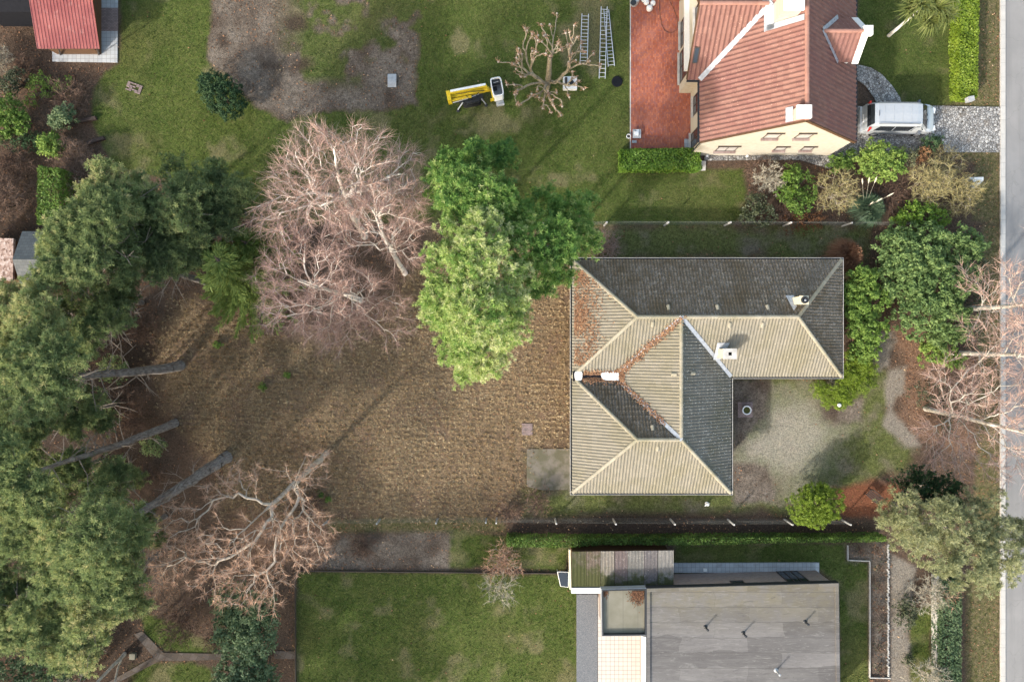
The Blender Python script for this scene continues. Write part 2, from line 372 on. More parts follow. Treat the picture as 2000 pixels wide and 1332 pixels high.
# hard surfaces -----------------------------------------------------
def sheet(name, poly, mt, z, th=0.06, world=False):
    b = MB(); b.prism(poly if world else P2(poly), z - th, z); o = b.build(name, mt); return struct(o)
a = Mat('terrace_brick', .8, .25)
br = a.nd('TexBrick', {'Vector': a.map((1, 1, 1), math.pi/2), 'Color1': (.30,.072,.034,1), 'Color2': (.48,.155,.08,1), 'Mortar': (.16,.085,.065,1), 'Scale': 1.0, 'Mortar Size': .008, 'Brick Width': .22, 'Row Height': .11, 'Bias': -.1}).outputs[0]
c = a.mix(a.range(a.voro(9, out='Color'), .35, .9, 0, .75), br, (.20,.085,.085)); c = a.mix(a.range(a.noise(.8, 4), .45, .7, 0, .35), c, (.38,.16,.11)); a.col(c); M['terrace_brick'] = a.m
a = Mat('cobbles', .85, .2)
e = a.nd('TexVoronoi', {'Vector': a.pos(), 'Scale': 6.2}, feature='DISTANCE_TO_EDGE').outputs['Distance']
c = a.ramp(a.voro(6.2), [(0.1, (.17,.165,.16)), (.5, (.32,.31,.30)), (.9, (.48,.465,.44))]); c = a.mix(a.range(e, .02, .09), (.07,.06,.05), c)
c = a.mix(a.range(a.noise(1.1, 4), .55, .75, 0, .6), c, (.20,.165,.13)); a.col(c); a.bump(a.range(e, 0, .12), .8, .03); M['cobbles'] = a.m
a = Mat('asphalt', .85, .25); n = a.noise(60, 3, .8); c = a.mix(n, (.17,.165,.165), (.26,.255,.25)); c = a.mix(a.range(a.noise(.5, 4), .4, .7, 0, .5), c, (.28,.27,.265)); c = a.mix(a.range(a.noise(1.0, 4, .6, a.map((1.2, .06, 1))), .45, .7, 0, .55), c, (.15,.148,.147)); ck = a.nd('TexVoronoi', {'Vector': a.nd('VectorMath', {0: a.pos(), 1: a.nd('TexNoise', {'Vector': a.pos(), 'Scale': 1.5}).outputs['Color']}, operation='ADD').outputs[0], 'Scale': .33}, feature='DISTANCE_TO_EDGE').outputs['Distance']; c = a.mix(a.range(ck, .0, .01, .22, 0), c, (.07,.068,.066)); a.col(c); a.bump(n, .3, .01); M['asphalt'] = a.m
plain('kerb_concrete', (.46,.44,.41), .9, .2, var=.22, scale=3)
plain('pale_tiles_base', (.55,.50,.44), .6, .3)
a = Mat('pale_tiles', .55, .35); br = a.nd('TexBrick', {'Vector': a.pos(), 'Color1': (.50,.465,.42,1), 'Color2': (.55,.51,.465,1), 'Mortar': (.24,.21,.18,1), 'Scale': 1.0, 'Mortar Size': .014, 'Brick Width': .3, 'Row Height': .3}, offset=0.0).outputs[0]
a.col(a.mix(a.range(a.noise(1.2, 5), .5, .75, 0, .3), br, (.42,.36,.30))); M['pale_tiles'] = a.m
a = Mat('grey_gravel', .9, .2); n = a.voro(40); a.col(a.ramp(n, [(0, (.09,.097,.107)), (.6, (.17,.177,.187)), (1, (.27,.275,.28))])); a.bump(n, .6, .02); M['grey_gravel'] = a.m
a = Mat('slab_concrete', .85, .2); br = a.nd('TexBrick', {'Vector': a.pos(), 'Color1': (.37,.39,.41,1), 'Color2': (.44,.455,.47,1), 'Mortar': (.22,.22,.22,1), 'Scale': 1.0, 'Mortar Size': .012, 'Brick Width': .3, 'Row Height': .3}, offset=0.0).outputs[0]
a.col(a.mix(a.range(a.noise(2, 5), .5, .7, 0, .6), br, (.27,.26,.25))); M['slab_concrete'] = a.m
a = Mat('mauve_pavers', .85, .2); br = a.nd('TexBrick', {'Vector': a.pos(), 'Color1': (.20,.15,.14,1), 'Color2': (.30,.22,.21,1), 'Mortar': (.12,.10,.09,1), 'Scale': 1.0, 'Mortar Size': .01, 'Brick Width': .2, 'Row Height': .1}).outputs[0]; a.col(br); M['mauve_pavers'] = a.m
a = Mat('path_paving', .9, .2); br = a.nd('TexBrick', {'Vector': a.map((1,1,1), .45), 'Color1': (.07,.058,.05,1), 'Color2': (.12,.10,.088,1), 'Mortar': (.05,.04,.03,1), 'Scale': 1.0, 'Mortar Size': .015, 'Brick Width': .5, 'Row Height': .5}).outputs[0]
a.col(a.mix(a.range(a.noise(3, 5), .45, .65, 0, .8), br, (.09,.065,.045))); M['path_paving'] = a.m

sheet('terrace', [(1232,-120),(1420,-120),(1420,290),(1232,290)], M['terrace_brick'], .03)
sheet('driveway', HARD['driveway'], M['cobbles'], .035)
sheet('garden_path', [(1660,130),(1680,128),(1700,133),(1722,146),(1742,168),(1758,192),(1762,210),(1715,210),(1706,190),(1690,168),(1676,158),(1660,155)], M['cobbles'], .039)
rx = W(1958, 0)[0]
sheet('road', [(rx + .16, -300), (rx + 7.5, -300), (rx + 7.5, 300), (rx + .16, 300)], M['asphalt'], .0, .1, True)
a = Mat('kerb_stone', .9, .2); fk = a.math('FRACT', a.nd('SeparateXYZ', {0: a.pos()}).outputs[1])
a.col(a.mix(a.range(a.math('ABSOLUTE', a.math('SUBTRACT', fk, .5)), 0, .02, .6, 0), a.mix(a.noise(2.5, 5), (.36,.345,.32), (.52,.50,.47)), (.16,.15,.14))); M['kerb_stone'] = a.m
b = MB(); b.box((rx - .17, -300, -.1), (rx + .16, 300, .08)); struct(b.build('kerb', M['kerb_stone']))
b = MB(); b.box((rx + 7.5, -300, -.1), (rx + 7.8, 300, .1)); struct(b.build('kerb', M['kerb_concrete']))
sheet('gravel_strip', [(1126,1160),(1167,1160),(1167,1440),(1126,1440)], M['grey_gravel'], .02)
sheet('tiled_terrace', [(1168,1165),(1275,1165),(1275,1440),(1168,1440)], M['pale_tiles'], .05)
sheet('concrete_slab', [(103,-120),(231,-120),(230,123),(103,121)], M['slab_concrete'], .05)
sheet('paver_strip', [(197,17),(231,17),(231,62),(197,62)], M['mauve_pavers'], .058, .05)
sheet('paved_path', [(262,1238),(278,1232),(320,1274),(440,1276),(440,1288),(312,1290),(225,1335),(205,1335),(300,1282)], M['path_paving'], .02)
sheet('paved_path', [(535,1271),(576,1271),(576,1286),(535,1286)], M['path_paving'], .02)
a = Mat('mossy_slab', .9, .15); nn_ = a.noise(1.3, 5); c = a.mix(a.range(nn_, .42, .58), (.20,.175,.145), (.07,.072,.03)); a.col(a.mix(a.noise(30, 3), c, (.16,.14,.11))); M['mossy_slab'] = a.m
sheet('patio', [(1029,877),(1124,876),(1124,956),(1060,957),(1029,950)], M['mossy_slab'], .012)
sheet('house_path', [(1270,1099),(1600,1098),(1600,1118),(1270,1118)], M['slab_concrete'], .02)

# small blades and leaves that nobody could count --------------------
def scatter(n, fn, xr=(-38.5, 37), yr=(-26, 26)):
    x = RG.uniform(*xr, n); y = RG.uniform(*yr, n); k = RG.random(n) < fn(x, y); return x[k], y[k]
hardp = [P2(HARD['driveway']), P2([(1232,-120),(1700,-120),(1700,318),(1365,318),(1355,290),(1232,290)]), P2([(1126,1140),(1640,1118),(1640,1440),(1126,1440)]), P2([(1117,507),(1642,507),(1642,735),(1426,735),(1426,961),(1117,961)]), P2([(103,-120),(231,-120),(230,123),(103,121)]), P2([(1111,1085),(1318,1085),(1318,1150),(1111,1150)]), P2([(1660,130),(1680,128),(1700,133),(1722,146),(1742,168),(1758,192),(1762,210),(1715,210),(1690,168),(1660,155)])]
def free(x, y):
    k = np.ones(len(x), bool)
    for p in hardp: k &= sdf(x, y, p) < -0.05
    return k & (x < rx - .2)
def blades(name, mt, x, y, per, h, w, lean, tint, label):
    n = len(x) * per
    X = np.repeat(x, per) + RG.normal(0, w*1.6, n); Y = np.repeat(y, per) + RG.normal(0, w*1.6, n)
    an = RG.uniform(0, 2*math.pi, n); hh = h * RG.uniform(.5, 1.3, n); ww = w * RG.uniform(.6, 1.3, n)
    dx = np.cos(an); dy = np.sin(an); la = RG.uniform(0, 2*math.pi, n); ll = lean * RG.uniform(.2, 1, n)
    z0 = np.full(n, -.045)
    v = np.stack([np.stack([X-dx*ww, Y-dy*ww, z0], 1), np.stack([X+dx*ww, Y+dy*ww, z0], 1), np.stack([X+np.cos(la)*ll, Y+np.sin(la)*ll, z0+hh], 1)], 1).reshape(-1, 3)
    b = MB(); b.add(v, np.arange(n*3).reshape(-1, 3), np.repeat(tint, per) + RG.normal(0, .12, n))
    o = b.build(name, mt); tag(o, label, name.replace('_', ' ')); o['kind'] = 'stuff'; return o
x, y = scatter(95000, lambda x, y: np.clip(sample('lawn', x, y) * (1 - .6*sample(worn, x, y)) + .35*sample('verge', x, y), 0, 1)); k = free(x, y); x, y = x[k], y[k]
blades('grass', M['grass_blades'], x, y, 4, .075, .022, .06, np.clip(.25 + .5*fbm(x, y, 2.5, 51) + .25*(fbm(x, y, .4, 52)-.5) + .22*sample(worn, x, y), 0, 1), 'short green lawn grass with worn yellowish patches')
def dens(x, y):
    yy = y + 0.25*np.sin(x*.35) ; row = .5 + .5*np.cos(yy*2*math.pi/.42)
    return sample('dry', x, y) * (.5 + .5*row) * np.clip(.35 + 1.3*fbm(x, y, 3, 61), 0, 1)
yr_ = np.arange(-14, 8, .37); X_, Y_ = np.meshgrid(np.arange(-27, 5, .27), yr_); X_ = X_+RG.normal(0, .15, X_.shape); Y_ = Y_+RG.normal(0, .045, Y_.shape)-.25*np.sin(X_*.35)
k = RG.random(X_.shape) < sample('dry', X_, Y_)*np.clip(.35+1.2*fbm(X_, Y_, 2.5, 61), 0, .92); x, y = X_[k], Y_[k]; k = free(x, y); x, y = x[k], y[k]
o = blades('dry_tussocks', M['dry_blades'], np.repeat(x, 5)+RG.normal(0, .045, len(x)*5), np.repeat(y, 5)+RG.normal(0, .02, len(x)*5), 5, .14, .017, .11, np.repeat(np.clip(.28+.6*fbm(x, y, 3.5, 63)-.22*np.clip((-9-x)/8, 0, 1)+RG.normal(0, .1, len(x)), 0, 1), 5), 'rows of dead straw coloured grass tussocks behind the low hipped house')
x, y = scatter(22000, dens, (-27, 5), (-14, 8)); k = free(x, y); x, y = x[k], y[k]
blades('dry_grass', M['dry_blades'], x, y, 5, .10, .020, .17, np.clip(.2 + .65*fbm(x, y, 3.5, 63) + .3*(fbm(x, y, .5, 64)-.5), 0, 1), 'short dead grass between the tussock rows behind the low hipped house')
x, y = scatter(60000, lambda x, y: .5*sample('moss', x, y) * fbm(x, y, 1.2, 71) * (1-.7*sample('gravelly', x, y))); k = free(x, y); x, y = x[k], y[k]
blades('moss_tufts', M['grass_blades'], x, y, 4, .05, .03, .05, np.clip(.1 + .8*fbm(x, y, 1.5, 72), 0, 1), 'short mossy weeds on the yard round the low hipped house')
# fallen leaves
def leafd(x, y):
    lw = sample('lawn', x, y)
    d = np.where(lw > .5, .012, .5) * (1 - .75*sample('gravelly', x, y)) * (1 - .93*sample('moss', x, y)*(x > 0)) * (1-.9*sample('sand', x, y))
    d = d * np.where(sample('dry', x, y) > .5, .35, 1) + sample('leafy', x, y) * .8
    return np.clip(d * np.clip(fbm(x, y, 2, 81) * 1.8 - .3, .1, 1), 0, 1)
x, y = scatter(120000, leafd); k = free(x, y); x, y = x[k], y[k]; n = len(x)
an = RG.uniform(0, 2*math.pi, n); s_ = RG.uniform(.03, .07, n); tl = RG.normal(0, .35, (n, 2))
t1 = np.stack([np.cos(an), np.sin(an), tl[:, 0]], 1) * s_[:, None]; t2 = np.stack([-np.sin(an), np.cos(an), tl[:, 1]], 1) * s_[:, None] * .7
c0 = np.stack([x, y, np.full(n, .015)], 1)
v = np.stack([c0 - t1, c0 - t2, c0 + t1, c0 + t2], 1).reshape(-1, 3)
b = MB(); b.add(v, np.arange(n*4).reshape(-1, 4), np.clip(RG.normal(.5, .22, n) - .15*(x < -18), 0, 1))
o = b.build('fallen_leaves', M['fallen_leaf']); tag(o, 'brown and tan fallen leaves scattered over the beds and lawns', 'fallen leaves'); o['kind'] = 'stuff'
# ------------------------------------------------------------------ building helpers
def tile_slope(mb, P, low, roll=.205, course=.36, amp=.034, step=.05, t=0.5):
    """pantiled roof plane: P = 3D polygon (convex), low = the two eave points giving the horizontal direction"""
    P = np.array(P, float); nrm = np.cross(P[1]-P[0], P[2]-P[0]); nrm /= np.linalg.norm(nrm)
    if nrm[2] < 0: nrm = -nrm
    u = np.cross([0, 0, 1], nrm); u /= np.linalg.norm(u); w = np.cross(nrm, u)
    if w[2] < 0: w = -w
    o = P[np.argmin(P[:, 2])]; U = (P-o)@u; V = (P-o)@w
    us = np.arange(math.floor(U.min()/roll)*roll, U.max()+roll, roll/5); vs, hs = [], []
    kk = 0
    for k in range(int(math.ceil(V.max()/course))+1):
        vs += [k*course, (k+1)*course-.004]; hs += [step, 0.0]
    vs = np.array(vs); hs = np.array(hs)
    ph = (us/roll) % 1.0; wave = amp*np.where(ph < .62, np.sin(ph/.62*math.pi), -.25*np.sin((ph-.62)/.38*math.pi))
    uu, vv = np.meshgrid(us, vs); hh = hs[:, None] + wave[None]
    jit = (_hash(np.floor(uu/roll+.001), np.floor((vv+.01)/course), 5)-.5)*.012
    pts = o + uu[..., None]*u + vv[..., None]*w + (hh+jit)[..., None]*nrm
    n, mm = pts.shape[:2]; ii = (np.arange(n-1)[:, None]*mm + np.arange(mm-1)[None]).ravel()
    q = np.stack([ii, ii+1, ii+mm+1, ii+mm], 1)
    me = bpy.data.meshes.new('tmp'); me.from_pydata(pts.reshape(-1, 3).tolist(), [], q.tolist())
    bm = bmesh.new(); bm.from_mesh(me); bpy.data.meshes.remove(me)
    cen = P.mean(0)
    for i in range(len(P)):
        a, b_ = P[i], P[(i+1) % len(P)]; en = np.cross(b_-a, nrm); en /= np.linalg.norm(en)
        if en @ (cen-a) > 0: en = -en
        bmesh.ops.bisect_plane(bm, geom=bm.verts[:]+bm.edges[:]+bm.faces[:], plane_co=a, plane_no=en, clear_outer=True, dist=1e-5)
    bm.verts.ensure_lookup_table(); vv_ = np.array([v.co[:] for v in bm.verts])
    for f in bm.faces:
        ids = [v.index for v in f.verts]; c = (vv_[ids].mean(0)-o)
        mb.f.setdefault(len(ids), []).append(np.array([ids])+mb.n)
        tid = _hash(np.array([math.floor(c@u/roll)]), np.array([math.floor(c@w/course)]), 3)[0]
        mb.t.setdefault(len(ids), []).append(np.array([tid])); mb.m.setdefault(len(ids), []).append(np.array([0]))
    mb.v.append(vv_); mb.n += len(vv_); bm.free()

def ridge_caps(mb, a, b, r=.12, seg=.38, lift=.05):
    a = np.array(a, float); b = np.array(b, float); L = np.linalg.norm(b-a); d = (b-a)/L; n = max(1, int(L/seg))
    s = np.cross(d, [0, 0, 1]); s /= np.linalg.norm(s); up = np.cross(s, d)
    for i in range(n):
        p0 = a + d*L*i/n; p1 = a + d*(L*(i+1)/n + .03); V = []
        for p, rr in ((p0, r*1.04), (p1, r*.94)):
            for k in range(6):
                an = math.pi*k/5; V.append(p + s*rr*math.cos(an) + up*(rr*.75*math.sin(an)+lift-.04))
        mb.add(V, [(k, k+1, 7+k, 6+k) for k in range(5)] + [], RG.random())
        mb.add(V[:6], [list(range(6))], RG.random())
def strip(mb, pts, w, lift, t=.5, nrm=(0, 0, 1)):
    """thin folded metal strip along a line"""
    pts = np.array(pts, float)
    for a, b in zip(pts[:-1], pts[1:]):
        d = (b-a)/np.linalg.norm(b-a); s = np.cross(d, nrm); s /= np.linalg.norm(s)
        mb.obox((a+b)/2+np.array([0, 0, lift]), d*np.linalg.norm(b-a)/2, s*w/2, np.array([0, 0, .008]), t)
def walls(mb, poly, z0, z1, t=.5): mb.prism(poly, z0, z1, t)
def gutter(lip, pan, poly, z, w=.13):
    """U-shaped gutter round a polygon listed counter-clockwise"""
    n = len(poly); P = [np.array(p, float) for p in poly]
    for i in range(n):
        a, b = P[i], P[(i+1) % n]; d = (b-a)/np.linalg.norm(b-a); o = np.array([d[1], -d[0]])
        pa = P[i-1]; nb = P[(i+2) % n]
        ca = np.sign(np.cross(a-pa, b-a)); cb = np.sign(np.cross(b-a, nb-b))
        def seg(mb, o0, o1, z0, z1):
            ea0, ea1 = (o0*ca, o1*ca); eb0, eb1 = (o0*cb, o1*cb)
            q = [a+o*o0-d*ea0, a+o*o1-d*ea1, b+o*o1+d*eb1, b+o*o0+d*eb0]
            mb.prism([tuple(x) for x in q], z0, z1)
        seg(pan, .0, w, z-.11, z-.095); seg(lip, w, w+.022, z-.115, z+.0); seg(pan, -.03, -.0, z-.2, z-.02)
def window(parent, c, ax, up, w, h, fm, gm, out, panes=1, sill=None, depth=.05):
    c, ax, up, out = (np.asarray(q, float) for q in (c, ax, up, out)); fw = .06; b = MB()
    for sx in (-1, 1): b.obox(c+ax*sx*(w/2-fw/2)+out*.012, ax*fw/2, up*h/2, out*depth/2)
    for sz in (-1, 1): b.obox(c+up*sz*(h/2-fw/2)+out*.012, ax*(w/2-fw), up*fw/2, out*depth/2)
    for i in range(1, panes): b.obox(c+ax*(-w/2+w*i/panes)+out*.012, ax*.03, up*(h/2-fw), out*depth/2)
    f = b.build('window', fm, parent)
    b = MB(); b.obox(c+out*.006, ax*(w/2-fw), up*(h/2-fw), out*.012); b.build('pane', gm, f)
    if sill is not None:
        b = MB(); b.obox(c-up*(h/2+.04)+out*.07, ax*(w/2+.08), up*.035, out*.11); b.build('sill', sill, f)
    return f

# materials -----------------------------------------------------------
def tilemat(name, c0, c1, spots, moss, rough=.75, spec=.3, mossy=.5, spotf=.62, lich_glint=.66, tv=.5):
    a = Mat(name, rough, spec); t = a.attr('tint'); c = a.mix(a.math('MULTIPLY', t, tv), c0, c1)
    c = a.mix(a.range(a.noise(.45, 5), .45, .68, 0, mossy), c, moss)
    c = a.mix(a.range(a.noise(9, 4, .75), spotf, spotf+.06, 0, .85), c, moss)
    sp = a.nd('TexVoronoi', {'Vector': a.pos(), 'Scale': 8.0}).outputs['Distance']
    c = a.mix(a.math('MULTIPLY', a.range(sp, .13, .2, 1, 0), a.range(a.noise(1.3, 3), .40, lich_glint, 0, 1)), c, spots)
    cj = a.range(a.nd('SeparateXYZ', {0: a.pos()}).outputs[0], 9, 19, .55, .15); c = a.mix(a.math('MULTIPLY', a.range(a.noise(1.7, 6, .75), .42, .62), cj), c, moss) if mossy > .9 else c
    a.col(c); a.bump(a.noise(30, 4), .3, .01); M[name] = a.m
tilemat('grey_tiles', (.18,.163,.128), (.25,.227,.182), (.46,.43,.36), (.15,.132,.072))
tilemat('mossy_tiles', (.14,.124,.108), (.235,.21,.18), (.42,.39,.33), (.085,.062,.034), mossy=.95, spotf=.47, tv=1.0)
tilemat('glint_streaked_tiles', (.13,.124,.105), (.20,.19,.165), (.72,.71,.67), (.085,.08,.042), rough=.7, spec=.25, mossy=.5, lich_glint=.42)  # white glints of the east slope painted in as pale spots, besides lichen
tilemat('red_tiles', (.19,.09,.072), (.285,.155,.12), (.50,.30,.23), (.20,.085,.075), mossy=.55, spotf=.70)
tilemat('ridge_tiles', (.26,.235,.18), (.40,.365,.29), (.60,.57,.50), (.16,.15,.08))
tilemat('red_ridge_tiles', (.30,.15,.11), (.42,.22,.17), (.5,.3,.25), (.22,.13,.11))
plain('lead', (.36,.38,.41), .5, .5, var=.25); plain('white_paint', (.78,.77,.74), .5, .4, var=.06)
plain('light_rim', (.52,.50,.46), .6, .3); plain('dark_gutter', (.025,.027,.03), .5, .4); plain('cream_render', (.62,.55,.40), .9, .1)
plain('pale_blind', (.50,.47,.44), .15, .6); plain('black_hole', (.006,.006,.006), .9, .0); plain('dark_frame', (.055,.04,.032), .5, .4); plain('brown_wood', (.10,.055,.03), .7, .2)
plain('grey_metal', (.34,.35,.36), .45, .5); plain('dark_slate', (.012,.013,.017), .85, .05); plain('white_plastic', (.75,.75,.74), .4, .5, var=.05)
a = Mat('pale_brick', .9, .15); br = a.nd('TexBrick', {'Vector': a.nd('Mapping', {'Vector': a.pos(), 'Rotation': (math.pi/2, 0, 0)}).outputs[0], 'Color1': (.42,.37,.285,1), 'Color2': (.53,.485,.395,1), 'Mortar': (.47,.44,.39,1), 'Scale': 1.0, 'Mortar Size': .008, 'Brick Width': .21, 'Row Height': .065}).outputs[0]
a.col(a.mix(a.range(a.noise(1.2, 5), .5, .7, 0, .35), br, (.44,.36,.26))); M['pale_brick'] = a.m
a = Mat('mauve_brick', .9, .15); br = a.nd('TexBrick', {'Vector': a.nd('Mapping', {'Vector': a.pos(), 'Rotation': (math.pi/2, 0, 0)}).outputs[0], 'Color1': (.24,.17,.15,1), 'Color2': (.34,.26,.235,1), 'Mortar': (.30,.27,.25,1), 'Scale': 1.0, 'Mortar Size': .008, 'Brick Width': .21, 'Row Height': .065}).outputs[0]; a.col(br); M['mauve_brick'] = a.m
g_ = Mat('window_glass', .06, .8); g_.col((.02,.024,.03)); M['window_glass'] = g_.m

# ------------------------------------------------------------------ low hipped house in the middle
ZE = 2.8; S = .62
def bz(x, y, run): return (x, y, ZE + S*run)
xw, xi, xe = 4.0, 14.47, 21.8; yn, ym, ys = 5.36, -2.34, -10.03; hw = 3.85
rN = yn-hw; rS = ym-hw; rX = xi-hw; zr = ZE+S*hw
A = thing('hipped_house', 'low house with grey-brown hipped tiled roof and two small chimneys beside the dead grass field', 'house', (13, -2, 0))
foot = [(xw+.55, ys+.55), (xi-.55, ys+.55), (xi-.55, ym+.55), (xe-.55, ym+.55), (xe-.55, yn-.55), (xw+.55, yn-.55)]
b = MB(); b.prism(foot, -.1, ZE-.2); b.build('wall', M['pale_brick'], A)
b = MB(); b.prism([(xw, ys), (xi, ys), (xi, ym), (xe, ym), (xe, yn), (xw, yn)], ZE-.2, ZE-.06); b.build('soffit', M['brown_wood'], A)
slopes = {
 'N': [(xw,yn,ZE),(xe,yn,ZE),(xe-hw,rN,zr),(xw+hw,rN,zr)], 'Wn': [(xw,yn,ZE),(xw+hw,rN,zr),(xw,ym,ZE)], 'E': [(xe,yn,ZE),(xe,ym,ZE),(xe-hw,rN,zr)],
 'Sl': [(xw+hw,rN,zr),(rX,rN,zr),(rX-hw,ym,ZE),(xw,ym,ZE)], 'Sr': [(rX,rN,zr),(xe-hw,rN,zr),(xe,ym,ZE),(xi,ym,ZE)],
 'Xw': [(rX,rN,zr),(rX,rS,zr),(rX-hw,ym,ZE)], 'Xe': [(rX,rN,zr),(xi,ym,ZE),(xi,ys,ZE),(rX,rS,zr)],
 'Nl': [(xw,ym,ZE),(rX-hw,ym,ZE),(rX,rS,zr),(xw+hw,rS,zr)], 'Ws': [(xw,ym,ZE),(xw+hw,rS,zr),(xw,ys,ZE)], 'S': [(xw,ys,ZE),(xw+hw,rS,zr),(rX,rS,zr),(xi,ys,ZE)]}
rm = {'N': 'mossy_tiles', 'E': 'mossy_tiles', 'Xe': 'glint_streaked_tiles', 'Nl': 'mossy_tiles'}
for k, P in slopes.items():
    b = MB(); tile_slope(b, P, None); o = b.build('roof', M[rm.get(k, 'grey_tiles')], A)
b = MB()
for p, q in ((slopes['N'][3], slopes['N'][2]), (slopes['N'][0], slopes['N'][3]), (slopes['N'][1], slopes['N'][2]), (slopes['Wn'][2], slopes['Wn'][1]), (slopes['E'][1], slopes['E'][2]),
             (slopes['Xw'][0], slopes['Xw'][1]), (slopes['Nl'][0], slopes['Nl'][3]), (slopes['Nl'][3], slopes['Nl'][2]), (slopes['Ws'][2], slopes['Ws'][1]), (slopes['Xe'][2], slopes['Xe'][3])):
    b = MB(); ridge_caps(b, p, q); b.build('ridge_tiles', M['ridge_tiles'], A)
for p, q in ((slopes['Xw'][0], slopes['Xw'][2]), (slopes['Xw'][1], slopes['Xw'][2]), (slopes['Sr'][0], slopes['Sr'][3])):
    b = MB(); strip(b, [p, q], .24, .125); b.build('valley_lead', M['lead'], A)
lip, pan = MB(), MB(); gutter(lip, pan, [(xw, ys), (xi, ys), (xi, ym), (xe, ym), (xe, yn), (xw, yn)], ZE)
gt = pan.build('gutter', M['dark_gutter'], A); lip.build('gutter_rim', M['light_rim'], gt)
# box gutter between the two western roofs
b = MB(); b.box((xw+.02, ym-.32, ZE-.02), (rX-hw+.35, ym+.32, ZE+.21)); b.build('box_gutter', M['dark_slate'], A)
b = MB()
for (px0, px1) in ((1122, 1137), (1174, 1220)):
    x0, x1 = (W(px0, 735, 3.0)[0], W(px1, 735, 3.0)[0]); n = 24; an = np.linspace(0, 2*math.pi, n, endpoint=False)
    sq = np.sign(np.cos(an))*np.abs(np.cos(an))**.6, np.sign(np.sin(an))*np.abs(np.sin(an))**.6
    pl = np.c_[(x0+x1)/2 + (x1-x0)/2*sq[0]*(1+.05*np.sin(3*an)), ym + .05 + .30*sq[1]]
    b = MB(); b.prism(pl, ZE+.215, ZE+.31); b.build('zinc_sheet', M['white_plastic'], A)
def roofz(x, y): return min(ZE + S*min(x-xw, yn-y, xe-x, y-ym) if y > ym else -9, 99) if True else 0
def roof_h(x, y):
    a = min(x-xw, yn-y, xe-x, y-ym); c = min(x-xw, y-ys, xi-x, ym-y); d = min(x-(rX-hw), xi-x, y-ys, yn-y)
    return ZE + S*max(a, c, d)
# roof ventilation tiles
for (px, py) in ((1275,632),(1426,634),(1490,634),(1318,731),(1285,875),(1306,602),(1402,602),(1500,602),(1275,837),(1352,729)):
    x, y, _ = W(px, py, 4.9); z = roof_h(x, y); x, y, _ = W(px, py, z+.08); z = roof_h(x, y)
    e = .05; gxn = -(roof_h(x+e, y)-roof_h(x-e, y))/(2*e); gyn = -(roof_h(x, y+e)-roof_h(x, y-e))/(2*e)
    n_ = np.array([gxn, gyn, 1.]); n_ /= np.linalg.norm(n_); dn = np.array([gxn, gyn, 0]); dn /= max(np.linalg.norm(dn), 1e-6); dn = dn-n_*(dn@n_); dn /= np.linalg.norm(dn); sd = np.cross(n_, dn)
    b = MB(); c0 = np.array([x, y, z])
    V = []
    for q in (0, 1):
        for k in range(5):
            an = math.pi*k/4; rr = .13*(1-.25*q)
            V.append(c0 + dn*(.16-.34*q) + sd*rr*math.cos(an) + n_*(.05+(.13*(1-.6*q))*math.sin(an)))
    b.add(V, [(k, k+1, 6+k, 5+k) for k in range(4)] + []); b.add(V[:5], [list(range(5))])
    b.build('roof_vent', M['ridge_tiles'], A)
def chimney(px, py, zt, w, d, zb, flue):
    c = W(px, py, zt); b = MB(); b.box((c[0]-w/2, c[1]-d/2, zb), (c[0]+w/2, c[1]+d/2, zt-.1)); ch = b.build('chimney', M['cream_render'], A)
    b = MB(); b.box((c[0]-w/2-.04, c[1]-d/2-.04, zt-.1), (c[0]+w/2+.04, c[1]+d/2+.04, zt)); b.build('chimney_cap', M['kerb_concrete'] if flue == 'sq' else M['cream_render'], ch)
    b = MB()
    if flue == 'sq': b.box((c[0]-.10, c[1]-.10, zt-.02), (c[0]+.10, c[1]+.10, zt+.006)); b.build('flue', M['black_hole'], ch)
    else:
        b.lathe((c[0], c[1], zt), [(.22, 0), (.22, .14), (.16, .14), (.15, .02), (0.001, .02)], 18); b.build('flue', M['dark_gutter'], ch)
        b = MB(); b.lathe((c[0]+.03, c[1]-.02, zt+.03), [(.001, .0), (.08, .01), (.07, .06), (.001, .09)], 12); b.build('flue_cowl', M['grey_metal'], ch)
    return c
c = chimney(1426, 691, 5.25, .78, .58, 3.2, 'sq')
def lead_apron(pts):
    b = MB()
    V = [(x, y, roof_h(x, y)+.085) for x, y in pts]; V2 = [(x, y, z+.012) for x, y, z in V]; n = len(V)
    b.add(V+V2, [list(range(n, 2*n))]); b.add(V+V2, [(i, (i+1) % n, n+(i+1) % n, n+i) for i in range(n)]); b.build('chimney_flashing', M['lead'], A)
lead_apron([(c[0]-.62, c[1]-.42), (c[0]-.1, c[1]-.42), (c[0]+.3, c[1]+.68), (c[0]-.50, c[1]+.68)])
c = chimney(1571, 586, 5.75, .46, .46, 3.9, 'round')
lead_apron([(c[0]-.62, c[1]+.38), (c[0]-.1, c[1]+.38), (c[0]-.1, c[1]-.35), (c[0]-.35, c[1]-.62)]); 
WF = dict(fm=M['dark_frame'], gm=M['window_glass'])
for (x, y, ax, out, w) in ((xw+.55, 2.0, (0,1,0), (-1,0,0), 2.4), (xw+.55, -6.0, (0,1,0), (-1,0,0), 3.0), (9, ys+.55, (1,0,0), (0,-1,0), 2.2), (xi-.55, -6.5, (0,1,0), (1,0,0), 2.0), (18, ym+.55, (1,0,0), (0,-1,0), 2.6), (xe-.55, 1.5, (0,1,0), (1,0,0), 1.8), (10, yn-.55, (1,0,0), (0,1,0), 1.2)):
    window(A, (x, y, 1.45), ax, (0,0,1), w, 1.3, M['white_paint'], M['window_glass'], out, 2, M['kerb_concrete'])
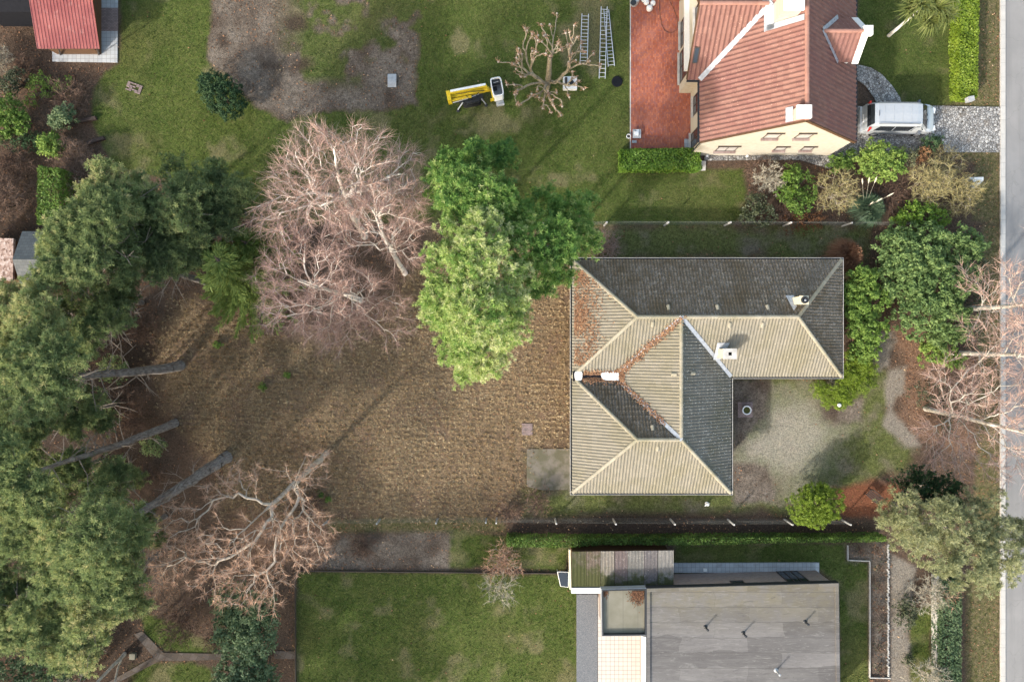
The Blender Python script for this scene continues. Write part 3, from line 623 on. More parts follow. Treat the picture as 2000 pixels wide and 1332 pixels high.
b = MB(); b.obox((xi-.55+.03, -3.4, 1.05), (0, .5, 0), (0, 0, 1.05), (.03, 0, 0)); d_ = b.build('door', M['brown_wood'], A); b = MB(); b.tubes([(xi-.46, -3.8, 1.05)], [(xi-.46, -3.65, 1.05)], .02, .02); b.build('handle', M['grey_metal'], d_)
# leaves lying in the valleys of the roof
def rleaf(n, fx, name, label, spread=.2):
    b = MB(); V = []
    for i in range(n):
        x, y = fx(); z = roof_h(x, y)+.13+RG.random()*.03; an = RG.random()*6.28; s_ = RG.uniform(.03, .065)
        t1 = np.array([math.cos(an), math.sin(an), RG.normal(0, .3)])*s_; t2 = np.array([-math.sin(an), math.cos(an), RG.normal(0, .3)])*s_*.7; p = np.array([x, y, z]); V += [p-t1, p-t2, p+t1, p+t2]
    b.add(V, np.arange(len(V)).reshape(-1, 4), np.clip(RG.normal(.62, .15, n), 0, 1)); o = b.build(name, M['fallen_leaf']); tag(o, label, 'fallen leaves'); o['kind'] = 'stuff'
def f1():
    q = RG.random()
    if q < .38:
        t = RG.random()**.8; x = rX-hw*t; return x + RG.normal(0, .13)+.05, rN+(ym-rN)*t + RG.normal(0, .13)*(.4+t)
    if q < .55:
        t = RG.random()*.75; return rX-hw+hw*t+RG.normal(0, .1), ym+(rS-ym)*t+RG.normal(0, .1)
    return RG.uniform(xw+.65, rX-hw+.6), ym+RG.normal(0, .17)
rleaf(3200, f1, 'roof_leaves', 'orange-brown leaves lying in the valley and box gutter of the hipped roof')
def f2():
    while True:
        x = xw+.1+abs(RG.normal(0, .75)); y = RG.uniform(-1.6, 4.6)
        if x-xw < min(yn-y, y-ym)-.1 and vnoise(np.array([x]), np.array([y]), 1.1, 4)[0] > RG.random()*.8: return x, y
rleaf(2600, f2, 'roof_leaves', 'orange-brown leaves lying on the lower left slope of the hipped roof')

# ------------------------------------------------------------------ red tiled brick house, upper right
B = thing('brick_house', 'pale brick house with steep red tiled roof beside the red brick terrace', 'house', (17.4, 18, 0))
x0, x1, yg, ze, hwB = 12.3, 22.5, 13.0, 3.3, 5.1; rxB = 17.4; zrB = 7.75; SB = (zrB-ze)/hwB; yb = 30.0
ww = 3.5; yw0 = 17.1; yw1 = yw0+2*ww; ywr = yw0+ww; zw = ze+SB*ww; xw0 = 11.45
b = MB()
V = [(x0+.25, yg+.03, -.1), (x1-.25, yg+.03, -.1), (x1-.25, yg+.03, ze), (rxB, yg+.03, zrB-.12), (x0+.25, yg+.03, ze)]; V2 = [(x, yb, z) for x, y, z in V]; n = 5
b.add(V+V2, [list(range(5)), list(range(9, 4, -1))]); b.add(V+V2, [(i, 5+i, 5+(i+1) % 5, (i+1) % 5) for i in range(5)])
V = [(11.75, yw0+.3, -.1), (11.75, yw1-.3, -.1), (11.75, yw1-.3, ze), (11.75, ywr, zw-.15), (11.75, yw0+.3, ze)]; V2 = [(rxB-1, y, z) for x, y, z in V]
b.add(V+V2, [list(range(4, -1, -1)), list(range(5, 10))]); b.add(V+V2, [(i, (i+1) % 5, 5+(i+1) % 5, 5+i) for i in range(5)])
b.build('wall', M['pale_brick'], B)
xv = x0+ww
def zB(x): return ze + SB*(hwB-abs(x-rxB))
RS = [[(x0,yg,ze),(x0,yw0,ze),(xv,ywr,zw),(rxB,ywr,zrB),(rxB,yg,zrB)], [(rxB,ywr,zrB),(xv,ywr,zw),(x0,yw1,ze),(x0,yb,ze),(rxB,yb,zrB)],
      [(x1,yg,ze),(x1,yb,ze),(rxB,yb,zrB),(rxB,yg,zrB)], [(xw0,yw0,ze),(x0,yw0,ze),(xv,ywr,zw),(xw0,ywr,zw)], [(xw0,yw1,ze),(x0,yw1,ze),(xv,ywr,zw),(xw0,ywr,zw)]]
for P in RS:
    b = MB(); tile_slope(b, P, None, .30, .36, .055, .03); b.build('roof', M['red_tiles'], B)
for p_, q_ in (((rxB, yg, zrB), (rxB, yb, zrB)), ((xw0, ywr, zw), (xv, ywr, zw))): b = MB(); ridge_caps(b, p_, q_, .14); b.build('ridge_tiles', M['red_ridge_tiles'], B)
for yy in (yw0-.05, yw1): b = MB(); strip(b, [(x0-.05, yy, ze), (xv, ywr, zw)], .32, .14); b.build('valley_lead', M['lead'], B)
b = MB()
for a_, c_ in (((x0, yg-.02, ze), (rxB, yg-.02, zrB)), ((rxB, yg-.02, zrB), (x1, yg-.02, ze)), ((xw0, yw0, ze), (xw0, ywr, zw)), ((xw0, ywr, zw), (xw0, yw1, ze))):
    a_ = np.array(a_); c_ = np.array(c_); d = (c_-a_)/2; up = np.cross(np.cross(d, (0, 0, 1)), d); up /= np.linalg.norm(up)
    s_ = np.cross(d, up); s_ /= np.linalg.norm(s_); b = MB(); b.obox((a_+c_)/2-up*.04, d, s_*.03, up*.1); b.build('verge_board', M['brown_wood'], B)
b = MB()
for xg, ya, ybb in ((x0-.07, yg, yw0-.14), (x1+.07, yg, yb)): b = MB(); b.box((xg-.06, ya, ze-.12), (xg+.06, ybb, ze-.03)); b.build('gutter', M['dark_gutter'], B)
b = MB(); b.box((xw0, yw0-.13, ze-.12), (x0, yw0-.01, ze-.03)); b.build('gutter', M['dark_gutter'], B)
for p_ in ((x0+.15, yg+.1), (x1-.1, yg-.06)): b = MB(); b.tubes([(*p_, 0)], [(*p_, ze-.1)], .045, .045, 8); b.build('drainpipe', M['dark_gutter'], B)
# windows
wf = M['dark_frame']
for (px, py, z, w, h, pn) in ((1420, 287, 1.75, 1.35, 1.1, 2), (1509, 266, 4.65, .95, 1.0, 1), (1571, 266, 4.65, .95, 1.0, 1), (1525, 288, 1.8, .75, .8, 1), (1578, 288, 1.8, .75, .8, 1)):
    window(B, (W(px, py, z)[0], yg+.03, z), (1, 0, 0), (0, 0, 1), w, h, wf, M['pale_blind'], (0, -1, 0), pn, M['mauve_brick'])
    b = MB(); p_ = W(px, py, z); b.box((p_[0]-w/2-.1, yg-.06, z+h/2+.02), (p_[0]+w/2+.1, yg+.02, z+h/2+.10)); b.build('lintel', wf, B)
for (y, z, w, h, xx) in ((16.15, 1.5, 1.3, 1.3, x0+.25), (13.9, 1.3, 1.1, 2.1, x0+.25), (20.4, 4.9, 1.7, 1.1, 11.75), (21.2, 1.5, 1.8, 1.9, 11.75), (19.0, 1.35, 2.1, 2.1, 11.75)):
    window(B, (xx, y, z), (0, 1, 0), (0, 0, 1), w, h, wf, M['window_glass'], (-1, 0, 0), 2, M['kerb_concrete'])
b = MB(); b.box((11.42, W(0,139,2.7)[1], 2.62), (11.74, 24.0, 2.86)); aw = b.build('awning_cassette', M['white_paint'], B)
b = MB(); b.box((11.62, 17.7, 3.35), (11.74, 19.1, 3.5)); b.build('wall_lamp', M['grey_metal'], B)
# skylight on the wing
p = np.array([W(1357, 112, 4.1)[0], W(1357, 112, 4.1)[1], 0]); p[2] = ze+SB*(p[1]-yw0)+.09; up_ = np.array([0, 1, SB]); up_ /= np.linalg.norm(up_); n_ = np.cross((1, 0, 0), up_)
b = MB(); b.obox(p, np.array([.17, 0, 0]), up_*.5, n_*.035); sk = b.build('skylight', M['dark_frame'], B); b = MB(); b.obox(p+n_*.03, np.array([.12, 0, 0]), up_*.44, n_*.012); b.build('pane', M['window_glass'], sk)
# chimneys
def stack(xa, xb, ya, yb_, zb, zt, apron):
    b = MB(); b.box((xa+.06, ya+.06, zb), (xb-.06, yb_-.06, zt-.16)); ch = b.build('chimney', M['pale_brick'], B)
    b = MB(); b.box((xa, ya, zt-.16), (xb, yb_, zt)); b.build('chimney_cap', M['white_paint'], ch)
    for q in range(2): b = MB(); b.lathe(((xa+xb)/2 + (q-.5)*.35, (ya+yb_)/2, zt), [(.1, 0), (.09, .03), (.001, .03)], 12); b.build('flue', M['white_paint'], ch)
    for P in apron:
        b = MB()
        V = [(x, y, zB(x)+.10) for x, y in P]; V2 = [(x, y, z+.012) for x, y, z in V]; n = len(V)
        b.add(V+V2, [list(range(n, 2*n))]); b.add(V+V2, [(i, (i+1) % n, n+(i+1) % n, n+i) for i in range(n)])
        b.build('chimney_flashing', M['lead'], B)
p0 = W(1557, 237, 8.0); p1 = W(1586, 205, 8.0)
stack(p0[0], p1[0], yg+.06, p1[1], 5.5, 8.0, [[(p0[0]-.28, yg+.1), (p0[0]+.04, yg+.1), (p0[0]+.04, p1[1]+.15), (p0[0]-.28, p1[1]+.15)]])
p0 = W(1534, 19, 8.3); p1 = W(1572, -20, 8.3)
stack(p0[0]-.05, p1[0], p0[1], p1[1]+.1, 6.0, 8.3, [[(p0[0]-.45, p0[1]-.35), (p0[0]+.02, p0[1]-.28), (p0[0]+.02, p1[1]), (p0[0]-.45, p1[1])], [(p0[0]-.42, p0[1]-.33), (rxB-.15, p0[1]-.33), (rxB-.15, p0[1]+.02), (p0[0]-.42, p0[1]+.02)]])
# dormer facing the street
yd = W(0, 66, 6.0)[1]; xd1 = 21.55; zdr = 6.35; wd_ = 1.35; zde = 5.0
xr = rxB + (zrB-zdr)/SB; xe_ = rxB + (zrB-zde)/SB
b = MB(); V = [(xd1-.12, yd-wd_+.18, 3.9), (xd1-.12, yd+wd_-.18, 3.9), (xd1-.12, yd+wd_-.18, zde), (xd1-.12, yd, zdr-.1), (xd1-.12, yd-wd_+.18, zde)]; V2 = [(x-2.2, y, z) for x, y, z in V]
b.add(V+V2, [list(range(5)), list(range(9, 4, -1))]); b.add(V+V2, [(i, 5+i, 5+(i+1) % 5, (i+1) % 5) for i in range(5)]); dm = b.build('dormer', M['white_paint'], B)
for s_ in (-1, 1):
    b = MB(); tile_slope(b, [(xe_, yd+s_*wd_, zde), (xd1, yd+s_*wd_, zde), (xd1, yd, zdr), (xr, yd, zdr)], None, .30, .36, .035, .03); b.build('dormer_roof', M['red_tiles'], dm)
b = MB(); ridge_caps(b, (xr, yd, zdr), (xd1, yd, zdr), .12); b.build('dormer_ridge', M['red_ridge_tiles'], dm)
b = MB()
for s_ in (-1, 1):
    a_ = np.array((xd1+.05, yd+s_*(wd_+.08), zde-.05)); c_ = np.array((xd1+.05, yd, zdr+.02)); d = (c_-a_)/2; up = np.cross((1, 0, 0), d); up /= np.linalg.norm(up)
    b.obox((a_+c_)/2+up*s_*.0, d, np.array([.20, 0, 0]), up*.05)
b.box((xd1-.12, yd-.28, zdr-.15), (xd1+.42, yd+.28, zdr+.14)); b.build('dormer_trim', M['white_paint'], dm)
b = MB()
for s_ in (-1, 1): b = MB(); strip(b, [(xr-.1, yd, zdr+.02), (xe_-.1, yd+s_*(wd_+.08), zde+.02)], .26, .16, .5, np.array([SB, 0, 1.])/math.hypot(SB, 1)); b.build('dormer_flashing', M['lead'], dm)
window(B, (xd1-.1, yd, 4.75), (0, 1, 0), (0, 0, 1), 1.4, 1.1, M['white_paint'], M['window_glass'], (1, 0, 0), 2)
for (x, z) in ((22.25, 1.5),):
    for y in (14.5, 18.0, 21.0): window(B, (x, y, z), (0, 1, 0), (0, 0, 1), 1.2, 1.4, wf, M['window_glass'], (1, 0, 0), 2, M['kerb_concrete'])

# ------------------------------------------------------------------ flat roofed house at the bottom
D = thing('flat_house', 'mauve brick house with a large grey flat felt roof and vent pipes', 'house', (14, -22, 0))
zf = 3.0
def Q(px, py, z=zf): return W(px, py, z)[:2]
pl = [Q(1175,1151), Q(1637,1138), Q(1641,1440), Q(1263,1440), Q(1262,1240), Q(1176,1241)]
def inset(poly, d):
    P = [np.array(p) for p in poly]; n = len(P); ar = sum(P[i][0]*P[(i+1)%n][1]-P[(i+1)%n][0]*P[i][1] for i in range(n)); sg = 1 if ar > 0 else -1; out = []
    for i in range(n):
        e0 = P[i]-P[i-1]; e1 = P[(i+1)%n]-P[i]; e0 /= np.linalg.norm(e0); e1 /= np.linalg.norm(e1); n0 = sg*np.array([-e0[1], e0[0]]); n1 = sg*np.array([-e1[1], e1[0]])
        k = (n0+n1); k = k/(1+n0@n1); out.append(P[i]+k*d)
    return out
b = MB(); b.prism(inset(pl, .16), -.1, zf-.25); b.build('wall', M['mauve_brick'], D)
a = Mat('roof_felt', .95, .1)
sp = a.nd('SeparateXYZ', {0: a.pos()}); fy = a.math('FRACT', a.math('MULTIPLY', a.math('ADD', sp.outputs[1], a.math('MULTIPLY', a.noise(.7, 2), .12)), 1.0)); seam = a.range(a.math('ABSOLUTE', a.math('SUBTRACT', fy, .5)), .0, .035, 1, 0)
nb = a.noise(.5, 6, .6, a.map((.35, 1, 1))); c = a.mix(a.range(nb, .3, .7), (.115,.108,.106), (.165,.157,.153)); c = a.mix(a.range(a.noise(2.5, 5, .7, a.map((.2, 1.5, 1))), .5, .72, 0, .5), c, (.22,.21,.20))
ygr = a.range(sp.outputs[1], -19.5, -17.0); c = a.mix(a.math('MULTIPLY', ygr, a.range(a.noise(1.1, 4), .35, .6, .3, .9)), c, (.145,.13,.095))
pb = a.nd('TexBrick', {'Vector': a.nd('VectorMath', {0: a.pos(), 1: a.nd('TexNoise', {'Vector': a.pos(), 'Scale': .6}).outputs['Color']}, operation='ADD').outputs[0], 'Color1': (.72,.72,.72,1), 'Color2': (1.2,1.2,1.2,1), 'Mortar': (.8,.8,.8,1), 'Scale': 1.0, 'Mortar Size': .012, 'Brick Width': 4.6, 'Row Height': 1.0}).outputs[0]; c = a.mix(.75, c, pb, 'MULTIPLY'); wr = a.noise(2.2, 6, .75, a.map((.5, 2.2, 1)), 1.5); c = a.mix(a.range(wr, .55, .66, 0, .55), c, (.24,.23,.22)); c = a.mix(a.range(wr, .44, .34, 0, .5), c, (.075,.07,.068))
c = a.mix(a.math('MULTIPLY', seam, .7), c, (.09,.085,.08)); c = a.mix(a.range(a.noise(35, 3), .6, .75, 0, .5), c, (.23,.22,.21)); a.col(c); a.bump(a.math('ADD', a.noise(1.6, 4, .6, a.map((.3, 2, 1))), a.math('MULTIPLY', seam, .5)), .25, .03); M['roof_felt'] = a.m
a = Mat('annex_felt', .7, .3); c = a.mix(a.range(a.noise(.9, 5), .3, .7), (.15,.14,.10), (.215,.20,.155)); fx = a.math('FRACT', a.math('MULTIPLY', a.nd('SeparateXYZ', {0: a.pos()}).outputs[0], 1.02)); c = a.mix(a.range(a.math('ABSOLUTE', a.math('SUBTRACT', fx, .5)), 0, .04, .7, 0), c, (.12,.115,.09)); a.col(c); M['annex_felt'] = a.m
pm = [Q(1263,1148.5), Q(1637,1138), Q(1641,1440), Q(1263,1440)]; pa = [Q(1175,1151), Q(1262.5,1148.5), Q(1262,1240), Q(1176,1241)]
b = MB(); b.prism(pm, zf-.25, zf-.03); b.build('roof', M['roof_felt'], D)
b = MB(); b.prism(pa, zf-.45, zf-.18); b.build('annex_roof', M['annex_felt'], D)
def rim(poly, w, z0, z1, name, mt, par, close=True):
    P = [np.array(p) for p in poly]; I = inset(poly, w); b = MB(); n = len(P)
    for i in range(n if close else n-1): b.prism([P[i], P[(i+1)%n], I[(i+1)%n], I[i]], z0, z1, RG.random())
    return b.build(name, mt, par)
rim(pm, .22, zf-.026, zf+.07, 'parapet', M['roof_felt'], D)
rim(pm, -.035, zf-.42, zf+.06, 'fascia', M['dark_gutter'], D); rim(pa, .09, zf-.176, zf+.055, 'parapet', M['dark_gutter'], D); rim(pa, -.03, zf-.5, zf+.03, 'fascia', M['grey_metal'], D)
b = MB(); p = Q(1263,1242); b.box((p[0]-.28, W(0,1440,zf)[1], zf-.5), (p[0]-.04, p[1]-.06, zf-.02)); b.build('white_fascia', M['white_paint'], D)
for (px, py, l, mt) in ((1378,1224,.5,'dark_gutter'), (1452,1236,.5,'dark_gutter'), (1573,1214,.45,'dark_gutter'), (1516,1309,.6,'grey_metal')):
    c = W(px, py, zf); b = MB(); b.lathe((c[0], c[1], zf-.04), [(.16, 0), (.10, .05), (.055, .07), (.055, l), (.085, l+.01), (.085, l+.06), (.001, l+.09)], 14); b.build('vent_pipe', M[mt], D)
# north side door, windows
yN = inset(pl, .16)
def nw(px, w, h, z, fm, panes=1):
    a_, c_ = yN[0], yN[1]; x = W(px, 1118, z)[0]*1.0; t = (x-a_[0])/(c_[0]-a_[0]); p = a_+(c_-a_)*t; d = (c_-a_)/np.linalg.norm(c_-a_)
    return window(D, (p[0], p[1], z), (d[0], d[1], 0), (0, 0, 1), w, h, fm, M['window_glass'], (-d[1], d[0], 0), panes)
nw(1548, 1.5, 2.1, 1.15, M['dark_frame'], 3); nw(1440, .9, .5, 1.9, M['dark_frame'])
# leaves lying on the annex
b = MB(); V = []
for i in range(900):
    q = RG.random()
    if q < .75: px, py = RG.normal(1246, 7), 1154+abs(RG.normal(0, 11))
    else: px, py = RG.normal(1183, 2), 1153+abs(RG.normal(0, 5))
    px = min(px, 1257); c0 = W(px, py, zf-.15+RG.random()*.03); an = RG.random()*6.28; s_ = RG.uniform(.03, .06); t1 = np.array([math.cos(an), math.sin(an), RG.normal(0,.3)])*s_; t2 = np.array([-math.sin(an), math.cos(an), RG.normal(0,.3)])*s_*.7; V += [c0-t1, c0-t2, c0+t1, c0+t2]
b.add(V, np.arange(len(V)).reshape(-1, 4), np.clip(RG.normal(.3, .15, 900), 0, 1)); o = b.build('roof_leaves', M['fallen_leaf']); tag(o, 'dark rotting leaves gathered in the corner of the small flat annex roof', 'fallen leaves'); o['kind'] = 'stuff'

# corrugated lean-to
E = thing('lean_to_shed', 'lean-to shed with mossy corrugated roof of seven mixed panels', 'shed', (*W(1215,1115,0)[:2], 0))
zs = 2.35
def cornersheet(px0, px1, tint, mt):
    b = MB(); n = int((px1-px0)/2.0)*3+1; X = np.linspace(px0, px1, n); top = []
    V = []
    for py, zz in ((1077, zs), (1111, zs-.09), (1146, zs-.18)):
        for i, px in enumerate(X): p = W(px, py-(px-1115)*.012, zz); V.append((p[0], p[1], zz+.022*math.sin(i/3*2*math.pi*.75)))
    V = np.array(V); f = [(r*n+i+1, r*n+i, (r+1)*n+i, (r+1)*n+i+1) for r in range(2) for i in range(n-1)]
    b.add(V, [q[::-1] for q in f]); return b.build('roof_panel', mt, E)
def corr(name, c0, c1, mossf):
    a = Mat(name, .85, .25); n = a.noise(3, 5, .7, a.map((1.5, .5, 1))); c = a.mix(n, c0, c1); c = a.mix(a.range(a.noise(7, 5, .8), .55, .7, 0, .8), c, (.46,.44,.40))
    g2 = a.range(a.nd('SeparateXYZ', {0: a.pos()}).outputs[1], -14.9, -16.4, 0, .55); c = a.mix(a.range(a.math('ADD', a.noise(2.2, 5), g2), .78-mossf, 1.0-mossf, 0, .9), c, (.06,.068,.022)); a.col(c); M[name] = a.m; return a.m
cm = [corr('panel_moss', (.07,.065,.04), (.12,.105,.065), .38), corr('panel_brown', (.10,.075,.055), (.17,.135,.11), .28), corr('panel_pale', (.14,.125,.105), (.27,.24,.20), .12), corr('panel_mauve', (.11,.085,.08), (.18,.145,.14), .0), corr('panel_grey', (.09,.085,.075), (.25,.235,.215), .1), corr('panel_dark', (.10,.09,.09), (.16,.145,.145), -.1), corr('panel_light', (.10,.095,.088), (.29,.275,.255), .1)]
ed = [1116, 1145, 1173, 1201, 1226, 1258, 1285, 1316]
for i in range(7): cornersheet(ed[i], ed[i+1]-.6, 0, cm[i])
p0 = W(1119, 1146, zs-.25); p1 = W(1312, 1080, zs-.25)
b = MB(); b.box((p0[0], p0[1], -.1), (p1[0], p1[1]-.1, zs-.30)); b.build('wall', M['brown_wood'], E)
b = MB(); a_ = W(1113, 1073, zs); c_ = W(1114.5, 1150, zs-.2); b.obox((a_+c_)/2+np.array([-.02,0,-.04]), (c_-a_)/2, np.array([.06, 0, 0]), np.array([0, 0, .12])); b.build('barge_board', M['cream_render'], E)
b = MB(); a_ = W(1116, 1154, zs-.1); c_ = W(1173, 1153, zs-.1); b.box((a_[0], a_[1]-.16, zs-.45), (c_[0], c_[1]+.16, zs-.12)); b.build('white_canopy', M['white_paint'], E)

# red shed upper left, dark shed, slate shed ---------------------------
Fh = thing('red_shed', 'brown timber shed with ribbed red metal roof standing on a concrete slab', 'shed', (*W(150,60,0)[:2], 0))
zl, zh = 2.2, 3.05; e0 = W(73, 96, zl); e1 = W(195, 98, zl); yt = e0[1]+3.15
a = Mat('red_metal', .45, .5); c = a.mix(a.range(a.noise(.7, 3), .35, .65), (.19,.042,.04), (.26,.075,.066)); c = a.mix(a.range(a.noise(2.5, 5), .58, .75, 0, .5), c, (.36,.20,.175)); a.col(c); M['red_metal'] = a.m
b = MB(); n = int((e1[0]-e0[0])/.22)
xs = np.linspace(e0[0], e1[0], n*6+1); V = []
for yy, zz in ((e0[1], zl), (yt, zh)):
    for i, xx in enumerate(xs): V.append((xx, yy, zz+(.035 if i % 6 in (0, 1) else 0)))
b.add(V, [(i, i+1, len(xs)+i+1, len(xs)+i) for i in range(len(xs)-1)]); V = [(x, 2*yt-y if y < yt else y, z) for x, y, z in V]; b.add(V, [(i+1, i, len(xs)+i, len(xs)+i+1) for i in range(len(xs)-1)]); b.build('roof', M['red_metal'], Fh)
b = MB(); b.obox(((e0[0]+e1[0])/2, yt, zh+.05), ((e1[0]-e0[0])/2+.08, 0, 0), (0, .17, 0), (0, 0, .03)); b.build('roof_ridge', M['red_metal'], Fh)
xa, xb = W(112, 0, 0)[0], W(199, 0, 0)[0]; yw_ = W(0, 107, 0)[1]
b = MB(); b.box((xa, yw_, 0), (xb, 2*yt-yw_, zl-.05)); b.build('wall', M['brown_wood'], Fh)
b = MB(); b.box((e0[0]+.05, e0[1]+.03, zl-.13), (e1[0]-.05, e0[1]+.10, zl-.02)); b.build('eaves_beam', M['dark_frame'], Fh)
for px in (118, 193):
    t_ = W(px-4, 101, zl-.1); b = MB(); f_ = W(px, 108, 0); b.tubes([f_], [(t_[0], e0[1]+.1, zl-.12)], .06, .06, 4); b.build('post', M['dark_frame'], Fh)
def gable_shed(name, label, px0, px1, yr, ye0, ye1, zel, zrl, mt, wallm):
    r0 = W(px0, yr, zrl); r1 = W(px1, yr, zrl); a_ = W(px0, ye0, zel)[1]; c_ = W(px0, ye1, zel)[1]; T = thing(name, label, 'shed', ((r0[0]+r1[0])/2, r0[1], 0))
    xa, xb = r0[0], r1[0]
    for nm, yy in (('roof', a_), ('roof', c_)):
        b = MB(); b.add([(xa, yy, zel), (xb, yy, zel), (xb, r0[1], zrl), (xa, r0[1], zrl), (xa, yy, zel-.05), (xb, yy, zel-.05), (xb, r0[1], zrl-.05), (xa, r0[1], zrl-.05)], [(0,1,2,3), (7,6,5,4), (0,4,5,1), (1,5,6,2), (3,7,4,0), (2,6,7,3)]); b.build(nm, mt, T)
    b = MB(); b.box((xa+.15, min(a_, c_)+.15, -.1), (xb-.15, max(a_, c_)-.15, zel-.06)); b.build('wall', wallm, T); return T
a = Mat('slate_shingles', .75, .3); br = a.nd('TexBrick', {'Vector': a.pos(), 'Color1': (.07,.078,.083,1), 'Color2': (.105,.113,.116,1), 'Mortar': (.06,.065,.065,1), 'Scale': 1.0, 'Mortar Size': .012, 'Brick Width': .3, 'Row Height': .2}).outputs[0]; a.col(br); M['slate_shingles'] = a.m
gable_shed('slate_shed', 'small gabled shed with grey slate shingle roof under the pines at left edge', 24, 82, 507, 566, 452, 2.2, 3.1, M['slate_shingles'], M['brown_wood'])
gable_shed('dark_shed', 'dark slate roofed shed behind the red shed in the upper left corner', -70, 55, -8, 24, -60, 2.4, 3.2, M['dark_slate'], M['dark_slate'])  # near-black slate colour also takes in the shade lying on this shed
a = Mat('pebble_roof', .9, .2); v_ = a.voro(7); c = a.ramp(v_, [(0, (.10,.06,.045)), (.5, (.32,.22,.18)), (1, (.55,.45,.40))]); a.col(c); a.bump(a.voro(7, out='Distance'), .6, .03); M['pebble_roof'] = a.m
T = thing('pebble_roofed_outbuilding', 'flat outbuilding roof of reddish pebbles beside the slate shed', 'outbuilding', (*W(0, 505, 0)[:2], 0))
b = MB(); b.prism([W(-60,464,2.2)[:2], W(26,466,2.2)[:2], W(25,548,2.2)[:2], W(-60,552,2.2)[:2]], 2.0, 2.2); b.build('roof', M['pebble_roof'], T)
b = MB(); b.prism([W(-60,468,2.2)[:2], W(20,470,2.2)[:2], W(20,545,2.2)[:2], W(-60,548,2.2)[:2]], -.1, 1.998); b.build('wall', M['brown_wood'], T)
# ------------------------------------------------------------------ plant builders
def rsph(n, up=None):
    v = norm(RG.normal(0, 1, (n, 3)))
    if up is not None: v[:, 2] = np.where(v[:, 2] < up, -v[:, 2], v[:, 2])
    return v
def perp(d):
    return norm(np.cross(d, RG.normal(0, 1, d.shape)))
def wb(blobs):
    """(px, py, z, radius px, flatness) -> centres and radii in metres"""
    o = []
    for q in blobs:
        px, py, z, r = q[:4]; fl = q[4] if len(q) > 4 else .6; k = (H-z)/F
        c = W(px, py, z); o.append((c[0], c[1], z, r*k, r*k, r*k*fl))
    return np.array(o)
def clump_pts(B, n, up=-.25, shell=.35):
    p = B[:, 3]*B[:, 4]; i = RG.choice(len(B), n, p=p/p.sum()); d = rsph(n, up); r = 1-shell*RG.random(n)**1.6
    r *= 1+.22*(vnoise(d[:, 0]*3+i*7, d[:, 1]*3+d[:, 2]*2, .9, 5)-.5)*2
    return B[i, :3]+d*B[i, 3:6]*r[:, None], norm(d/np.maximum(B[i, 3:6], .05)), i
def leaf_quads(mb, Cn, N, size, tint, asp=.5, spread=.7):
    n = len(Cn); nn = norm(N+RG.normal(0, spread, (n, 3))); t = perp(nn); bb = np.cross(nn, t); s = size*RG.uniform(.65, 1.3, n)[:, None]
    v = np.stack([Cn-t*s, Cn-bb*s*asp, Cn+t*s, Cn+bb*s*asp], 1).reshape(-1, 3); mb.add(v, np.arange(4*n).reshape(-1, 4), np.clip(tint, 0, 1))
def needles(mb, Cn, D, per, L, w, tint, spread=.75):
    n = len(Cn)*per; c = np.repeat(Cn, per, 0); d = norm(np.repeat(D, per, 0)+RG.normal(0, spread, (n, 3))); s = perp(d); ll = L*RG.uniform(.6, 1.15, n)[:, None]
    v = np.stack([c-s*w*.6, c+s*w*.6, c+d*ll+s*w, c+d*ll-s*w], 1).reshape(-1, 3); tt = np.repeat(tint, per)+RG.normal(0, .08, n)
    mb.add(v, np.arange(4*n).reshape(-1, 4), np.clip(tt, 0, 1))
def twigs(mb, P, D, per, L, w, droop=.2, spread=.6, t0=.5, tv=.18):
    n = len(P)*per
    if n == 0: return
    p = np.repeat(P, per, 0)+RG.normal(0, .03, (n, 3)); d = norm(np.repeat(D, per, 0)+RG.normal(0, spread, (n, 3))); ll = L*RG.uniform(.4, 1.2, n)[:, None]
    q = p+d*ll*.55; d2 = norm(d+RG.normal(0, .3, (n, 3))+np.array([0, 0, -droop])); e = q+d2*ll*.45; s = perp(d)*w
    tt = np.clip(t0+RG.normal(0, tv, n), 0, 1)
    v = np.stack([p-s, p+s, q+s*.7, q-s*.7, e], 1).reshape(-1, 3); k = np.arange(n)*5
    mb.add(v, np.stack([k, k+1, k+2, k+3], 1), tt); mb.f.setdefault(3, []).append(np.stack([k+3, k+2, k+4], 1)+mb.n-len(v)); mb.t.setdefault(3, []).append(tt); mb.m.setdefault(3, []).append(np.zeros(n, int))
